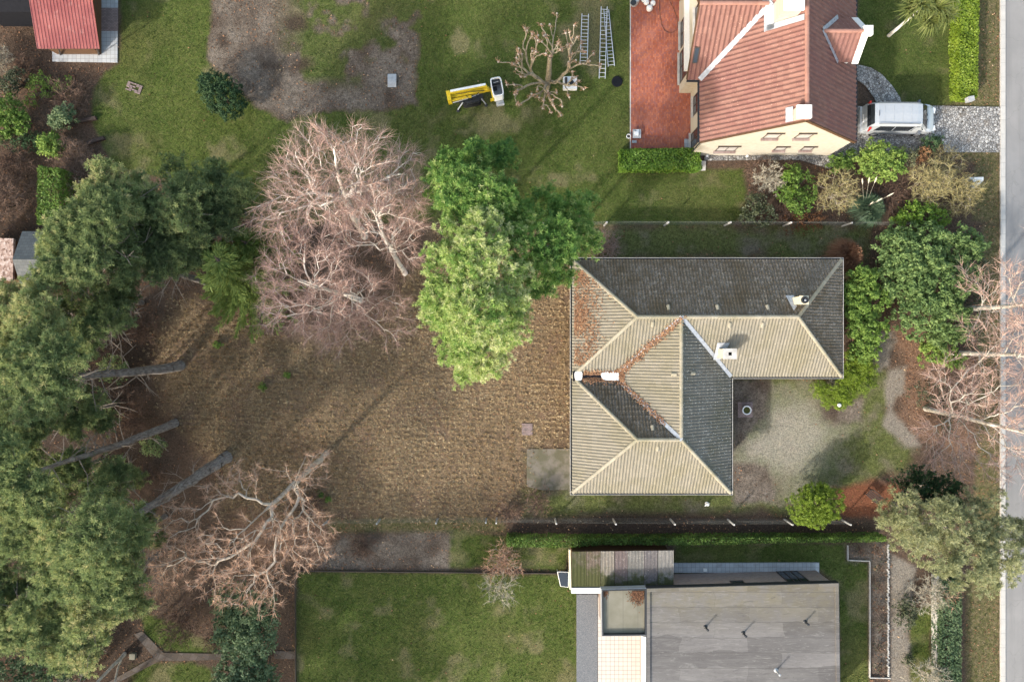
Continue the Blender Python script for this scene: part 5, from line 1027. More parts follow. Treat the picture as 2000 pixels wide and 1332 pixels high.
shrub('low yellow-green conifer wrapping the corner of the hipped house', 'shrub', [(1672,705,1.0,32,.7),(1684,745,1.0,28,.7),(1645,765,.85,26,.6),(1615,775,.7,22,.6),(1600,758,.6,16,.7),(1660,735,1.0,28,.6),(1690,715,1.0,22,.8),(1640,778,.7,22,.7)], 900, 36, .040, 'lime_leaves', LG, 'conifer_shrub', .17, .38)
twig_bush('pale dried patch of twigs inside the yellow-green conifer', 'shrub', 1622, 757, 22, .8, 60, 'oak_bark', 'pale_twigs', LG)
shrub('round bright green shrub beside the south fence posts', 'shrub', [(1590,985,1.6,44,.8),(1574,988,1.5,36,.85),(1608,982,1.5,36,.85),(1590,1000,1.3,30,.85),(1592,968,1.4,28,.85)], 1100, 40, .038, 'lime_leaves', None, 'round_shrub', .13, .42, shell=.3)
shrub('small leafy shrub between the two upper birch trunks by the street', 'shrub', [(1820,690,.8,28,.7),(1850,700,.7,24,.7),(1810,680,1.0,18,.8),(1870,705,.5,18,.7)], 110, 18, .10, 'laurel_leaves', LG, 'shrub', .2, .6)
shrub('dull brown-green heather under the lowest street birch', 'shrub', [(1800,775,.5,30,.5),(1830,765,.6,30,.5),(1850,830,.5,30,.5),(1870,790,.5,34,.5)], 110, 14, .07, 'dull_leaves', LG, 'heather', .22, .2)
shrub('dull green ground shrub under the topmost street birch', 'shrub', [(1885,560,.9,34,.6),(1900,600,.8,30,.6),(1880,640,.8,30,.6),(1905,520,.8,24,.6),(1900,660,.6,22,.6)], 170, 14, .085, 'dull_leaves', LG, 'shrub', .24, .3)
def grassy(label, px, py, rpx, h, n, mt, group=None, name='ornamental_grass', w=.012, t0=.5, arch=.5):
    c = W(px, py, 0); R_ = rpx*H/F; T = thing(name, label, 'grass clump', c, group); an = RG.uniform(0, 6.28, n); e = RG.random(n)**.5; d = np.stack([np.cos(an)*e, np.sin(an)*e, np.zeros(n)], 1)
    p0 = c+d*R_*.15; mid = c+d*R_*.6+np.array([0, 0, 1])*(h*RG.uniform(.7, 1.1, n))[:, None]; en = c+d*R_+np.array([0, 0, 1])*(h*(1-arch*e)*RG.uniform(.5, 1, n))[:, None]; s = np.stack([-np.sin(an), np.cos(an), np.zeros(n)], 1)*w
    v = np.stack([p0-s, p0+s, mid+s, mid-s, en], 1).reshape(-1, 3); k = np.arange(n)*5; tt = np.clip(RG.normal(t0, .2, n), 0, 1); b = MB(); b.add(v, np.stack([k, k+1, k+2, k+3], 1), tt); b.f.setdefault(3, []).append(np.stack([k+3, k+2, k+4], 1)+b.n-len(v)); b.t.setdefault(3, []).append(tt); b.m.setdefault(3, []).append(np.zeros(n, int)); b.build('blades', M[mt], T); return T
grassy('rust brown shaggy clump behind the corner of the hipped house', 1638, 505, 44, 1.5, 2600, 'fern_fronds', LG, 'ornamental_grass', .012, .35)
grassy('paler straw clump beside the rust brown clump', 1655, 532, 28, 1.2, 900, 'dry_blades', LG, 'ornamental_grass', .012, .6)
twig_bush('pinkish bare shrub between the bright pine and the hipped roof', 'shrub', 1180, 482, 34, 1.6, 170, 'oak_bark', 'birch_twigs', None, t0=.35)
twig_bush('bare rusty shrub at the end of the dead grass field by the south fence', 'shrub', 1050, 975, 32, 1.2, 120, 'dark_bark', 'brown_twigs', None, t0=.6)
twig_bush('faint bare shrub left of the long clipped hedge', 'shrub', 992, 1000, 24, 1.1, 80, 'dark_bark', 'brown_twigs', None, t0=.6)
twig_bush('reddish bare shrub in the border above the south lawn', 'shrub', 982, 1090, 42, 1.3, 200, 'oak_bark', 'oak_twigs', None, t0=.3)
twig_bush('pale bare shrub leaning over the edge of the south lawn', 'shrub', 975, 1140, 42, 1.6, 110, 'oak_bark', 'pale_twigs', None, t0=.3, per=4)
# border between the houses
shrub('bright green rounded shrub beside the silver van', 'shrub', [(1705,308,1.1,34,.75),(1740,318,1.0,30,.75),(1715,330,.8,28,.75),(1690,320,.9,22,.8)], 230, 20, .10, 'laurel_leaves', SG, 'shrub', .22, .75)
shrub('low green shrub at the corner of the pale brick house', 'shrub', [(1640,318,.5,22,.6),(1655,308,.5,16,.7),(1625,326,.4,14,.7)], 80, 16, .085, 'laurel_leaves', SG, 'shrub', .18, .55)
shrub('low dark green mound on the cobbled drive', 'shrub', [(1815,282,.4,20,.6),(1800,288,.35,16,.6),(1830,278,.35,12,.7)], 90, 18, .06, 'yew_leaves', SG, 'shrub', .14, .95)
shrub('small orange-leaved shrub by the cobbled drive', 'shrub', [(1803,300,.6,14,.8),(1795,308,.5,12,.8)], 50, 14, .06, 'rust_leaves', SG, 'shrub', .16, .85)
shrub('variegated pale shrub between the bright shrub and the drive', 'shrub', [(1768,312,.8,20,.8),(1755,298,.7,14,.8),(1780,300,.7,14,.8)], 90, 16, .06, 'dull_leaves', SG, 'shrub', .18, .9)
twig_bush('bare yellow twiggy shrub left of the pampas grass', 'shrub', 1622, 382, 46, 1.9, 210, 'yellow_bark' if 'yellow_bark' in M else 'oak_bark', 'yellow_twigs', SG, per=6, L=.45, tw=.012)
twig_bush('pale grey-green twiggy shrub at the left end of the border', 'shrub', 1495, 355, 36, 1.5, 130, 'oak_bark', 'pale_twigs', SG, per=7, L=.35, tw=.012)
twig_bush('largest yellow twiggy shrub behind the white stone', 'shrub', 1800, 365, 58, 2.2, 260, 'oak_bark', 'yellow_twigs', SG, per=6, L=.5, tw=.012)
twig_bush('yellow twiggy shrub nearest the street in the border', 'shrub', 1862, 385, 48, 2.0, 220, 'oak_bark', 'yellow_twigs', SG, per=6, L=.5, tw=.012, t0=.4)
twig_bush('fallen straw coloured stems beside the cobbled drive', 'shrub', 1840, 325, 40, .9, 130, 'oak_bark', 'yellow_twigs', SG, t0=.4)
shrub('yellow-green leafy shrub beside the boundary under the yellow twigs', 'shrub', [(1775,425,1.0,30,.7),(1805,420,1.0,28,.7),(1830,430,.8,24,.7),(1755,430,.7,18,.7)], 170, 16, .085, 'box_leaves', SG, 'shrub', .22, .65)
shrub('dark green shrub with leafy rosettes in the middle of the border', 'shrub', [(1545,345,.8,24,.8),(1535,378,.8,22,.8),(1555,398,.8,26,.8),(1580,380,.7,20,.8),(1570,345,.7,16,.8)], 170, 14, .095, 'laurel_leaves', SG, 'shrub', .22, .35)
for (px, py, lb) in ((1536,344,'bright leafy rosette plant, upper one in the border'), (1543,375,'bright leafy rosette plant, lower one in the border')):
    shrub(lb, 'plant', [(px,py,1.2,11,.5)], 26, 14, .07, 'box_leaves', SG, 'rosette_plant', .12, .6)
shrub('maroon leaved low shrub at the boundary below the border', 'shrub', [(1560,432,.5,30,.5),(1590,430,.5,20,.6)], 80, 14, .06, 'rust_leaves', SG, 'shrub', .2, .1)
shrub('dark brown-green shrub at the left end of the border by the lawn', 'shrub', [(1470,400,.7,24,.7),(1490,420,.7,26,.7),(1455,428,.5,16,.7)], 120, 14, .08, 'dull_leaves', SG, 'shrub', .22, .1)
twig_bush('reddish twigs over the stone strip below the brick gable', 'shrub', 1480, 335, 34, 1.0, 110, 'dark_bark', 'brown_twigs', SG, t0=.55)
twig_bush('brown undergrowth twigs at the boundary left of the pampas grass', 'shrub', 1520, 420, 36, .8, 100, 'dark_bark', 'brown_twigs', SG, t0=.35)
twig_bush('brown undergrowth twigs right of the pampas grass', 'shrub', 1740, 385, 40, .7, 130, 'dark_bark', 'brown_twigs', SG, t0=.3)
T = grassy('blue-green pampas grass tuft with cream plumes', 1688, 412, 44, 1.0, 1500, 'bluegreen_leaves', SG, 'pampas_grass', .012, .5, .8)
b = MB(); c = W(1688, 408, .3)
for (px, py, z) in ((1684,350,2.0),(1698,348,2.1),(1712,347,2.0),(1722,388,1.7),(1744,378,1.8),(1705,395,1.6)):
    e = W(px, py, z); b.tubes([c], [e], .012, .008, 4, .3); d = norm(e-c); b.path([e-d*.45, e-d*.25, e-d*.05, e+d*.08], [.012, .05, .045, .005], 6, .9)
b.build('plume', M['pale_twigs'], T)
# upper left bed
UG = 'bushes in the dark bed at the upper left'
shrub('dark green broad bush at the left edge of the photo', 'shrub', [(15,220,1.4,34,.7),(38,240,1.2,26,.7),(5,250,1.2,26,.7)], 200, 16, .10, 'laurel_leaves', UG, 'shrub', .24, .3)
shrub('round blue-green bush above the timber sleepers', 'shrub', [(127,230,1.0,26,.8),(115,238,.8,18,.8)], 130, 18, .08, 'holly_leaves', UG, 'shrub', .2, .55)
shrub('dark creeping conifer below the broad dark bush', 'shrub', [(40,272,.5,30,.5),(65,278,.4,20,.5),(12,270,.5,20,.5)], 120, 16, .06, 'yew_leaves', UG, 'shrub', .2, .8)
shrub('bright green bush between the timber sleepers and dark bushes', 'shrub', [(100,284,1.0,24,.8),(85,278,.8,14,.8),(112,294,.7,14,.8)], 110, 18, .09, 'laurel_leaves', UG, 'shrub', .2, .6)
shrub('straggly low green plants in the upper left bed', 'plant', [(80,165,.35,26,.5),(100,172,.3,22,.5),(60,195,.3,14,.5),(130,170,.3,18,.5)], 110, 12, .07, 'laurel_leaves', UG, 'shrub', .22, .5)
shrub('mossy green bush at the left edge above the dark bush', 'shrub', [(20,165,.9,22,.7),(35,150,.9,16,.8)], 100, 14, .07, 'dull_leaves', UG, 'shrub', .22, .1)
twig_bush('grey bare bush at the left edge near the red shed', 'shrub', 12, 125, 32, 1.6, 150, 'pine_branch', 'pale_twigs', UG, t0=.2)
twig_bush('brown straggly bush in the middle of the upper left bed', 'shrub', 140, 190, 46, 1.0, 190, 'dark_bark', 'brown_twigs', UG, t0=.6)
twig_bush('red-brown bush between the red shed and the grey bush', 'shrub', 55, 140, 28, 1.0, 110, 'dark_bark', 'brown_twigs', UG, t0=.4)
twig_bush('tan rounded bare bush at the lawn edge below the sleepers', 'shrub', 155, 322, 52, 1.4, 320, 'dark_bark', 'brown_twigs', UG, t0=.85, per=8)
twig_bush('large brown bare thicket at the left edge above the slate shed', 'shrub', 28, 400, 62, 2.0, 360, 'dark_bark', 'brown_twigs', UG, t0=.65, per=8)
twig_bush('dark brown thicket at the left edge below the creeping conifer', 'shrub', 35, 325, 56, 1.5, 280, 'dark_bark', 'brown_twigs', UG, t0=.4, per=7)
twig_bush('bare pale brown bush beside the dark green hedge column', 'shrub', 150, 375, 44, 2.2, 190, 'oak_bark', 'brown_twigs', UG, t0=.6)
# forest edge undergrowth
FG = 'bare brown bushes under the pines'
for (px, py, r, h, lb) in ((285,635,46,1.6,'bare brown bush above the uppermost leaning trunk'), (255,780,44,1.5,'bare brown bush between the upper two leaning trunks'), (275,820,34,1.2,'bare brown bush touching the middle leaning trunk'), (215,680,36,1.4,'bare brown bush deep under the pines above the uppermost trunk'), (300,930,36,1.0,'bare brown bush between the lower two leaning trunks'), (600,980,46,.9,'bare brown bush at the foot of the rusty bare tree'), (365,1195,60,1.8,'dark brown bush between the holly and the pines'), (430,1240,30,1.4,'dark brown bush against the holly'), (710,1065,30,.6,'leafless low bush on the dark soil strip')):
    twig_bush(lb, 'shrub', px, py, r, h, int(r*3.6), 'dark_bark', 'brown_twigs', FG, t0=.45, per=7)
UGr = 'dark evergreen undergrowth beneath the left pines'
for (px, py, r, lb) in ((195,800,40,'dark evergreen undergrowth between the upper two leaning trunks'), (120,800,44,'dark evergreen undergrowth at the left, below the uppermost leaning trunk'), (215,925,44,'dark evergreen undergrowth between the lower two leaning trunks'), (225,720,30,'dark evergreen undergrowth just above the uppermost leaning trunk'), (90,1130,50,'dark evergreen undergrowth below the middle leaning trunk'), (300,870,22,'small evergreen bush under the middle leaning trunk'), (260,1010,30,'dark evergreen bush at the upper side of the thickest leaning trunk')):
    shrub(lb, 'shrub', [(px,py,1.0,r,.6),(px+r*.5,py-r*.3,.7,r*.6,.6),(px-r*.5,py+r*.3,.8,r*.6,.6)], int(r*2.6), 16, .08, 'pine_needles', UGr, 'evergreen_shrub', .25, .45)
HG = 'holly clumps left of the south lawn'
shrub('tall grey-green holly clump left of the south lawn, upper one', 'shrub', [(455,1170,3.5,42,.9),(490,1200,4.0,48,.9),(450,1225,4.0,38,.9),(505,1245,3.8,40,.9),(470,1260,3.5,40,.9),(515,1190,3.0,28,.9)], 620, 18, .10, 'holly_leaves', HG, 'holly', .28, .5)
shrub('tall grey-green holly clump at the bottom edge left of the south lawn', 'shrub', [(450,1320,3.8,38,.9),(500,1310,3.6,42,.9),(480,1350,4,50,.9),(525,1330,3,24,.9)], 420, 18, .10, 'holly_leaves', HG, 'holly', .28, .5)
shrub('dark rhododendron strip in the shade at the bottom left corner', 'shrub', [(60,1300,1.2,40,.6),(120,1310,1.2,40,.6),(20,1320,1.2,40,.6),(170,1290,.9,26,.6)], 260, 14, .10, 'holly_leaves', None, 'rhododendron', .25, .2)
for (px, py, r, lb) in ((515,755,9,'small green weed tuft left of the dead field rows, largest'), (561,733,6,'small green weed tuft left of the dead field rows, upper right one'), (425,672,9,'green weed tuft beside the forest edge'), (625,965,8,'green weed tuft beside the rusty bare tree'), (640,975,6,'yellowish weed tuft beside the rusty bare tree')):
    shrub(lb, 'weed', [(px,py,.2,r,.7)], 18, 12, .06, 'laurel_leaves', None, 'weed_tuft', .12, .4)
# lower right garden
twig_bush('pale bare shrub beneath the wide olive pine', 'shrub', 1800, 1148, 44, 1.8, 170, 'oak_bark', 'pale_twigs', None, per=5, L=.4)
twig_bush('pale bare shrub at the bottom edge beside the sand path', 'shrub', 1795, 1312, 48, 1.8, 190, 'oak_bark', 'pale_twigs', None, per=5, L=.4)
twig_bush('reddish bare shrub against the lower right hedge', 'shrub', 1840, 1155, 26, 1.4, 110, 'oak_bark', 'oak_twigs', None, t0=.4)
shrub('dark low shrub on the left of the sand path', 'shrub', [(1770,1180,.5,22,.7),(1768,1210,.5,20,.7),(1775,1195,.6,18,.7)], 90, 14, .07, 'dull_leaves', None, 'shrub', .18, .1)
shrub('bright plant sitting beside the lower pale bare shrub', 'shrub', [(1775,1290,.3,12,.7)], 24, 12, .07, 'dull_leaves', None, 'shrub', .15, .3)
RS_ = [(1674,1072),(1713,1072),(1715,1108),(1714,1143),(1714,1186),(1717,1222),(1716,1262),(1717,1303)]
for i, (px, py) in enumerate(RS_):
    lb = ['rose bush in the bend of the rose bed', 'rose bush in the upper corner of the rose bed', 'second rose bush from the top of the long rose bed', 'third rose bush from the top of the long rose bed', 'fourth rose bush from the top, with reddish leaves', 'fifth rose bush from the top of the long rose bed', 'rose bush second from the bottom of the rose bed', 'rose bush at the bottom end of the rose bed'][i]
    T = twig_bush(lb, 'rose bush', px, py, 13, .7, 26, 'dark_bark', 'brown_twigs', 'rose bushes in the bed right of the flat-roofed house', 'rose_bush', 5, .25, .011, 0, .006, .4, .7, 1, 4)
    b = MB(); c = W(px, py, .35); n = 40; leaf_quads(b, c+RG.normal(0, .18, (n, 3))*np.array([1, 1, .6]), rsph(n, 0), .05, RG.random(n)*.6, .6); b.build('leaves', M['rust_leaves' if i in (4, 1) else 'dull_leaves'], T)

# ------------------------------------------------------------------ fences, edging
plain('dark_wire', (.13,.14,.13), .6, .3)
def post_fence(label, posts, h, wires, tilt=0, name='wire_fence', pmat='kerb_concrete', mesh=True):
    P = [W(px, py, 0) for px, py in posts]; T = thing(name, label, 'fence', P[0])
    for p in P: b = MB(); b.box((p[0]-.05, p[1]-.05, -.1), (p[0]+.05, p[1]+.05, h)); b.build('post', M[pmat], T)
    b = MB()
    for a_, c_ in zip(P[:-1], P[1:]):
        for k in range(wires): z = .08+(h-.14)*k/(wires-1); b.tubes([a_+np.array([0, .06, z])], [c_+np.array([0, .06, z])], .004, .004, 3)
        L = np.linalg.norm(c_-a_); nn = int(L/.35)
        for s_ in (-1, 1):
            q0 = np.array([a_+(c_-a_)*i/nn for i in range(nn)])+np.array([0, .06, .08 if s_ > 0 else h-.06]); q1 = np.array([a_+(c_-a_)*min(i/nn+h/L, 1) for i in range(nn)])+np.array([0, .06, h-.06 if s_ > 0 else .08]); b.tubes(q0, q1, .0025, .0025, 3)
    b.build('wire_mesh', M['dark_wire'], T); return T
post_fence('wire mesh fence with concrete posts along the foot of the long clipped hedge', [(970,1011),(1084,1012),(1197,1013),(1309,1013.5),(1421,1014),(1532,1014),(1642,1014)], 1.45, 5)
post_fence('wire mesh fence with concrete posts between the upper lawn and the hipped house', [(1060,442),(1180,441),(1297,441),(1415,441),(1530,441.5),(1645,442),(1760,442)], 1.4, 5)
post_fence('wire fence with thin posts at the lower edge of the dead grass field', [(640,1016),(742,1014),(855,1013),(950,1012)], 1.2, 4, pmat='grey_metal')
b = MB()
for px, py, r in [(1735+RG.normal(0, .8), y, 1) for y in np.arange(1064, 1322, 3.4)]:
    p = W(px, py, .05); b.lathe(p-np.array([0, 0, .08]), [(.001, 0), (.07, .02), (.075, .08), (.05, .13), (.001, .14)], 6, RG.random())
T = thing('stone_edging', 'row of small pale stones edging the rose bed', 'edging', W(1735,1190,0)); b.build('stones', M['kerb_concrete'], T)
b = MB(); 
for (x0_, y0_, x1_, y1_) in ((1698,1096,1698,1322),(1655,1093,1698,1095),(1698,1322,1738,1323),(1655,1064,1655,1093)):
    a_ = W(x0_, y0_, .0); c_ = W(x1_, y1_, .0); d = (c_-a_)/2; s_ = norm(np.cross(d, [0, 0, 1])); b.obox((a_+c_)/2+np.array([0, 0, .04]), d, s_*.03, np.array([0, 0, .07]))
T = thing('concrete_edging', 'thin concrete edging round the rose bed', 'edging', W(1698,1200,0)); b.build('edging_strip', M['kerb_concrete'], T)
T = thing('garden_wall', 'low pale garden wall left of the lower right hedge', 'wall', W(1822,1230,0)); b = MB()
for i in range(12): a_ = W(1822, 1120+i*24, 0); c_ = W(1823, 1143+i*24, 0); b.box((a_[0]-.09, c_[1], -.05), (a_[0]+.09, a_[1], .55))
b.build('wall', M['kerb_concrete'], T)
b = MB(); a_ = W(578,1114,0); c_ = W(1110,1119,0); d = (c_-a_)/2; s_ = norm(np.cross(d, [0, 0, 1])); b.obox((a_+c_)/2+np.array([0, 0, .03]), d, s_*.025, np.array([0, 0, .10])); T = thing('lawn_edging', 'dark board edging along the top of the south lawn', 'edging', a_); b.build('edging_strip', M['dark_frame'], T)
b = MB(); a_ = W(577,1114,0); c_ = W(578,1420,0); d = (c_-a_)/2; s_ = norm(np.cross(d, [0, 0, 1])); b.obox((a_+c_)/2+np.array([0, 0, .03]), d, s_*.025, np.array([0, 0, .10])); T = thing('lawn_edging', 'dark board edging down the left side of the south lawn', 'edging', a_); b.build('edging_strip', M['dark_frame'], T)
b = MB(); a_ = W(1232,-20,0); c_ = W(1232,290,0); b.box((a_[0]-.06, c_[1], -.05), (a_[0], a_[1], .045)); T = thing('terrace_edging', 'pale concrete edging on the left of the red brick terrace', 'edging', a_); b.build('edging_strip', M['kerb_concrete'], T)
for (p, q, lb) in (((158,239),(190,232),'dark timber sleeper at the bed edge, upper one of two'), ((173,281),(206,271),'dark timber sleeper at the bed edge, lower one of two')):
    a_ = W(*p, 0); c_ = W(*q, 0); d = (c_-a_)/2; s_ = norm(np.cross(d, [0, 0, 1])); b = MB(); b.obox((a_+c_)/2+np.array([0, 0, .12]), d, s_*.11, np.array([0, 0, .13])); T = thing('timber_sleeper', lb, 'sleeper', (a_+c_)/2, 'timber sleepers at the bed edge'); b.build('timber', M['dark_wood'], T)

# ------------------------------------------------------------------ silver van on the drive
plain('van_silver', (.44,.46,.48), .25, .6, .25, .03); plain('van_grey', (.12,.13,.15), .3, .5, .1); plain('tail_red', (.45,.03,.02), .25, .5); plain('tyre_rubber', (.02,.02,.02), .8, .2); plain('alloy', (.6,.6,.62), .3, .6, .6); plain('lamp_clear', (.75,.76,.76), .1, .7)
VT = thing('parked_van', 'silver van parked on the cobbled drive beside the pale brick house', 'van', (26.75, 15.32, 0.035)); VT.rotation_euler = (0, 0, math.radians(-.6))
xs = np.array([-2.52,-2.46,-2.36,-2.22,-2.0,-1.0,0,.6,.98,1.35,1.72,2.0,2.25,2.42,2.52]); zt = np.array([.75,1.10,1.62,1.86,1.93,1.97,1.98,1.96,1.90,1.52,1.16,1.06,.95,.78,.55]); wy = np.array([.80,.88,.93,.95,.955,.96,.96,.96,.955,.95,.94,.92,.85,.74,.58]); wr = np.array([.72,.80,.80,.78,.78,.78,.78,.78,.76,.76,.82,.84,.78,.66,.50])
def hull(i):
    z = zt[i]; be = min(1.06, z-.06); return [(-wy[i]*.94, .27), (-wy[i], .5), (-wy[i], be), (-wr[i]-.02, max(z-.16, be+.01)), (-wr[i]+.10, z-.015), (0, z+.012), (wr[i]-.10, z-.015), (wr[i]+.02, max(z-.16, be+.01)), (wy[i], be), (wy[i], .5), (wy[i]*.94, .27)]
V = []; 
for i in range(len(xs)): V += [(xs[i], y, z) for y, z in hull(i)]
b = MB(); k = 11; F_ = [(i*k+j, (i+1)*k+j, (i+1)*k+j+1, i*k+j+1) for i in range(len(xs)-1) for j in range(k-1)]; b.add(V, [f[::-1] for f in F_]); b.add(V[:k], [list(range(k))[::-1]]); b.add(V[-k:], [list(range(k))]); b.add([(-2.5,-.75,.27),(2.5,-.5,.27),(2.5,.5,.27),(-2.5,.75,.27)], [(3,2,1,0)])
bd = b.build('body', M['van_silver'], VT, local=True)
def vy(x, z): 
    a_ = np.interp(x, xs, wy); r_ = np.interp(x, xs, wr)+.02; zz = np.interp(x, xs, zt)-.16; return a_+(r_-a_)*np.clip((z-1.06)/max(zz-1.06, .05), 0, 1)
def vpanel(name, pts, mt, sgn, off=.008):
    b = MB(); V = [(x, sgn*(vy(x, z)+off), z) for x, z in pts]; V2 = [(x, y-sgn*.02, z) for x, y, z in V]; n = len(V); ids = list(range(n)); b.add(V+V2, [ids if sgn < 0 else ids[::-1]]); b.add(V+V2, [(i, (i+1) % n, n+(i+1) % n, n+i) for i in range(n)]); return b.build(name, M[mt], VT, local=True)
for sg in (-1, 1):
    vpanel('side_window', [(-2.0,1.16),(-.75,1.16),(-.75,1.72),(-1.78,1.72)], 'window_glass', sg); vpanel('side_window', [(-.70,1.16),(.42,1.16),(.60,1.72),(-.70,1.72)], 'window_glass', sg); vpanel('side_window', [(.52,1.16),(1.45,1.16),(1.02,1.66),(.70,1.72)], 'window_glass', sg)
    b = MB(); b.path([(-2.0, sg*.72, 1.985), (-1.9, sg*.72, 2.03), (.6, sg*.72, 2.035), (.75, sg*.72, 1.97)], .022, 6); b.build('roof_rail', M['van_grey'], VT, local=True)
    b = MB(); b.obox((1.12, sg*1.07, 1.16), (.07, .02*sg, 0), (0, .11, 0), (0, 0, .11)); b.build('wing_mirror', M['van_grey'], VT, local=True)
    b = MB(); b.obox((-2.32, sg*.885, 1.28), (.055, 0, .02), (0, .07, 0), (-.06, 0, .30)); b.build('tail_light', M['tail_red'], VT, local=True)
    b = MB(); b.obox((2.36, sg*.62, .80), (.10, -sg*.05, -.02), (.03*sg, .16, 0), (.01, 0, .05)); b.build('headlight', M['lamp_clear'], VT, local=True)
    b = MB(); b.obox((-.2, sg*.968, .62), (1.6, 0, 0), (0, .012, 0), (0, 0, .05)); b.build('side_strip', M['van_grey'], VT, local=True)
    for sx_ in (-.72, .47, 1.28): b = MB(); b.obox((sx_, sg*(vy(sx_, .8)+.002), .78), (.006, 0, 0), (0, .006, 0), (0, 0, .34)); b.build('door_seam', M['van_grey'], VT, local=True)
    for wx in (-1.52, 1.48):
        an = np.linspace(0, 2*math.pi, 24, endpoint=False); V = []
        for y_, r_ in ((.70, .33), (.955, .33), (.975, .30), (.975, .22)): V += [(wx+r_*math.cos(t), sg*y_, .33+r_*math.sin(t)) for t in an]
        b = MB(); b.add(V, [((i*24+j), i*24+(j+1) % 24, (i+1)*24+(j+1) % 24, (i+1)*24+j) for i in range(3) for j in range(24)]); wh = b.build('wheel', M['tyre_rubber'], VT, local=True)
        b = MB(); V = [(wx+.22*math.cos(t), sg*.965, .33+.22*math.sin(t)) for t in an]+[(wx, sg*.985, .33)]; b.add(V, [(j, (j+1) % 24, 24) for j in range(24)]); b.build('rim', M['alloy'], wh, local=True)
def strip_patch(name, st, mt, off=.012):
    b = MB(); n = 7; V = []
    for x, z, w_ in st: V += [(x, w_*(2*i/(n-1)-1), z+.012*(1-(2*i/(n-1)-1)**2)) for i in range(n)]
    m_ = len(st); b.add(V, [(r*n+i, r*n+i+1, (r+1)*n+i+1, (r+1)*n+i) for r in range(m_-1) for i in range(n-1)]); return b.build(name, M[mt], VT, local=True)
strip_patch('bonnet_seam', [(1.80,1.142,.80),(1.785,1.146,.80)], 'van_grey'); strip_patch('windscreen', [(1.70,1.20,.80),(1.35,1.545,.74),(1.02,1.89,.66)], 'window_glass'); strip_patch('rear_window', [(-2.235,1.855,.66),(-2.37,1.64,.70),(-2.44,1.26,.74)], 'window_glass')
b = MB(); b.obox((-2.56, 0, .55), (.07, 0, 0), (0, .86, 0), (0, 0, .13)); b.build('rear_bumper', M['van_silver'], VT, local=True); b = MB(); b.obox((-2.505, 0, .86), (.012, 0, 0), (0, .27, 0), (.0, 0, .055)); b.build('number_plate', M['white_plastic'], VT, local=True)
b = MB(); b.obox((-1.98, 0, 1.965), (.02, 0, 0), (0, .18, 0), (0, 0, .012)); b.build('brake_light', M['van_grey'], VT, local=True)
b = MB()
for x in (-1.6, -1.0, -.4, .2): b.obox((x, 0, np.interp(x, xs, zt)+.012), (.012, 0, 0), (0, .5, 0), (0, 0, .006))
b.build('roof_rib', M['van_silver'], VT, local=True)
b = MB(); 
for s_ in (-1, 1): b.tubes([(1.74, s_*.1, 1.19)], [(1.50, s_*.55, 1.42)], .012, .010, 4)
b.build('wiper', M['tyre_rubber'], VT, local=True)

# ------------------------------------------------------------------ yellow boom lift
plain('lift_yellow', (.62,.44,.02), .4, .4, var=.12); plain('lift_black', (.03,.032,.035), .6, .3)
LT = thing('boom_lift', 'yellow folded boom lift with white-rimmed basket standing on the upper lawn', 'boom lift', W(912,196,0)); A_ = math.radians(11)
LT.rotation_euler = (0, 0, A_)
def lb_(name, mt, fn, par=None): b = MB(); fn(b); return b.build(name, M[mt], par or LT, local=True)
ch = lb_('chassis', 'lift_black', lambda b: (b.box((-.55,-.35,.25), (1.15,.35,.62)), b.box((-.75,-.2,.3), (-.55,.2,.5)), b.box((-.05,-.5,.45), (.85,-.35,.75))))
for s_ in (-1, 1):
    def trk(b):
        an = np.linspace(0, 2*math.pi, 20, endpoint=False); pr = [(.3+.62*np.sign(math.cos(t))*abs(math.cos(t))**.5, .2+.19*math.sin(t)) for t in an]; V = [(x, s_*.36, z) for x, z in pr]+[(x, s_*.56, z) for x, z in pr]; b.add(V, [(i, (i+1) % 20, 20+(i+1) % 20, 20+i) for i in range(20)]); b.add(V, [list(range(20)), list(range(39, 19, -1))])
    lb_('track', 'tyre_rubber', trk)
for (x0_, y0_, x1_, y1_) in ((-.3,-.35,-.75,-.62),(1.0,-.35,1.25,-.62),(-.3,.35,-.7,.6),(1.0,.35,1.2,.6)):
    lg = lb_('outrigger', 'grey_metal', lambda b: b.tubes([(x0_, y0_, .7)], [(x1_, y1_, .25)], .045, .04, 6)); lb_('foot_pad', 'lift_black', lambda b: b.lathe((x1_, y1_, 0), [(.12, 0), (.12, .04), (.04, .06), (.04, .25), (.001, .25)], 12), lg)
lb_('mast', 'lift_yellow', lambda b: b.box((-1.30,-.28,.55), (-1.05,.36,1.45)))
lb_('lower_boom', 'lift_yellow', lambda b: (b.box((-1.15,-.03,.85), (1.35,.17,1.10)), b.box((-1.1,-.24,.9), (.35,-.09,1.05))))
lb_('upper_boom', 'lift_yellow', lambda b: (b.box((-1.2,.12,1.25), (1.5,.30,1.5)), b.box((1.3,-.05,.95), (1.55,.26,1.3))))
lb_('boom_cover', 'white_plastic', lambda b: b.box((-1.0,.20,1.5), (1.45,.34,1.55))); lb_('cylinder', 'grey_metal', lambda b: (b.tubes([(-1.0,-.30,.85)], [(.1,-.24,.95)], .035, .035, 8), b.tubes([(.1,-.24,.95)], [(.9,-.1,1.0)], .025, .025, 8)))
lb_('hose', 'lift_black', lambda b: (b.path([(-.9,.2,1.2),(-.3,.05,1.3),(.3,.1,1.22),(1.0,.02,1.15),(1.5,0,1.1)], .025, 6), b.path([(0,-.1,1.1),(.3,-.45,.9),(.6,-.3,1.1),(.9,-.05,1.2)], .02, 6)))
lb_('jib', 'lift_yellow', lambda b: (b.box((1.5,.0,.8), (1.66,.22,1.15)), b.obox((1.78,-.20,.85), (.05,0,0), (-.02,.38,0), (0,0,.10)), b.box((1.6,-.62,.55), (1.86,-.55,.95))))
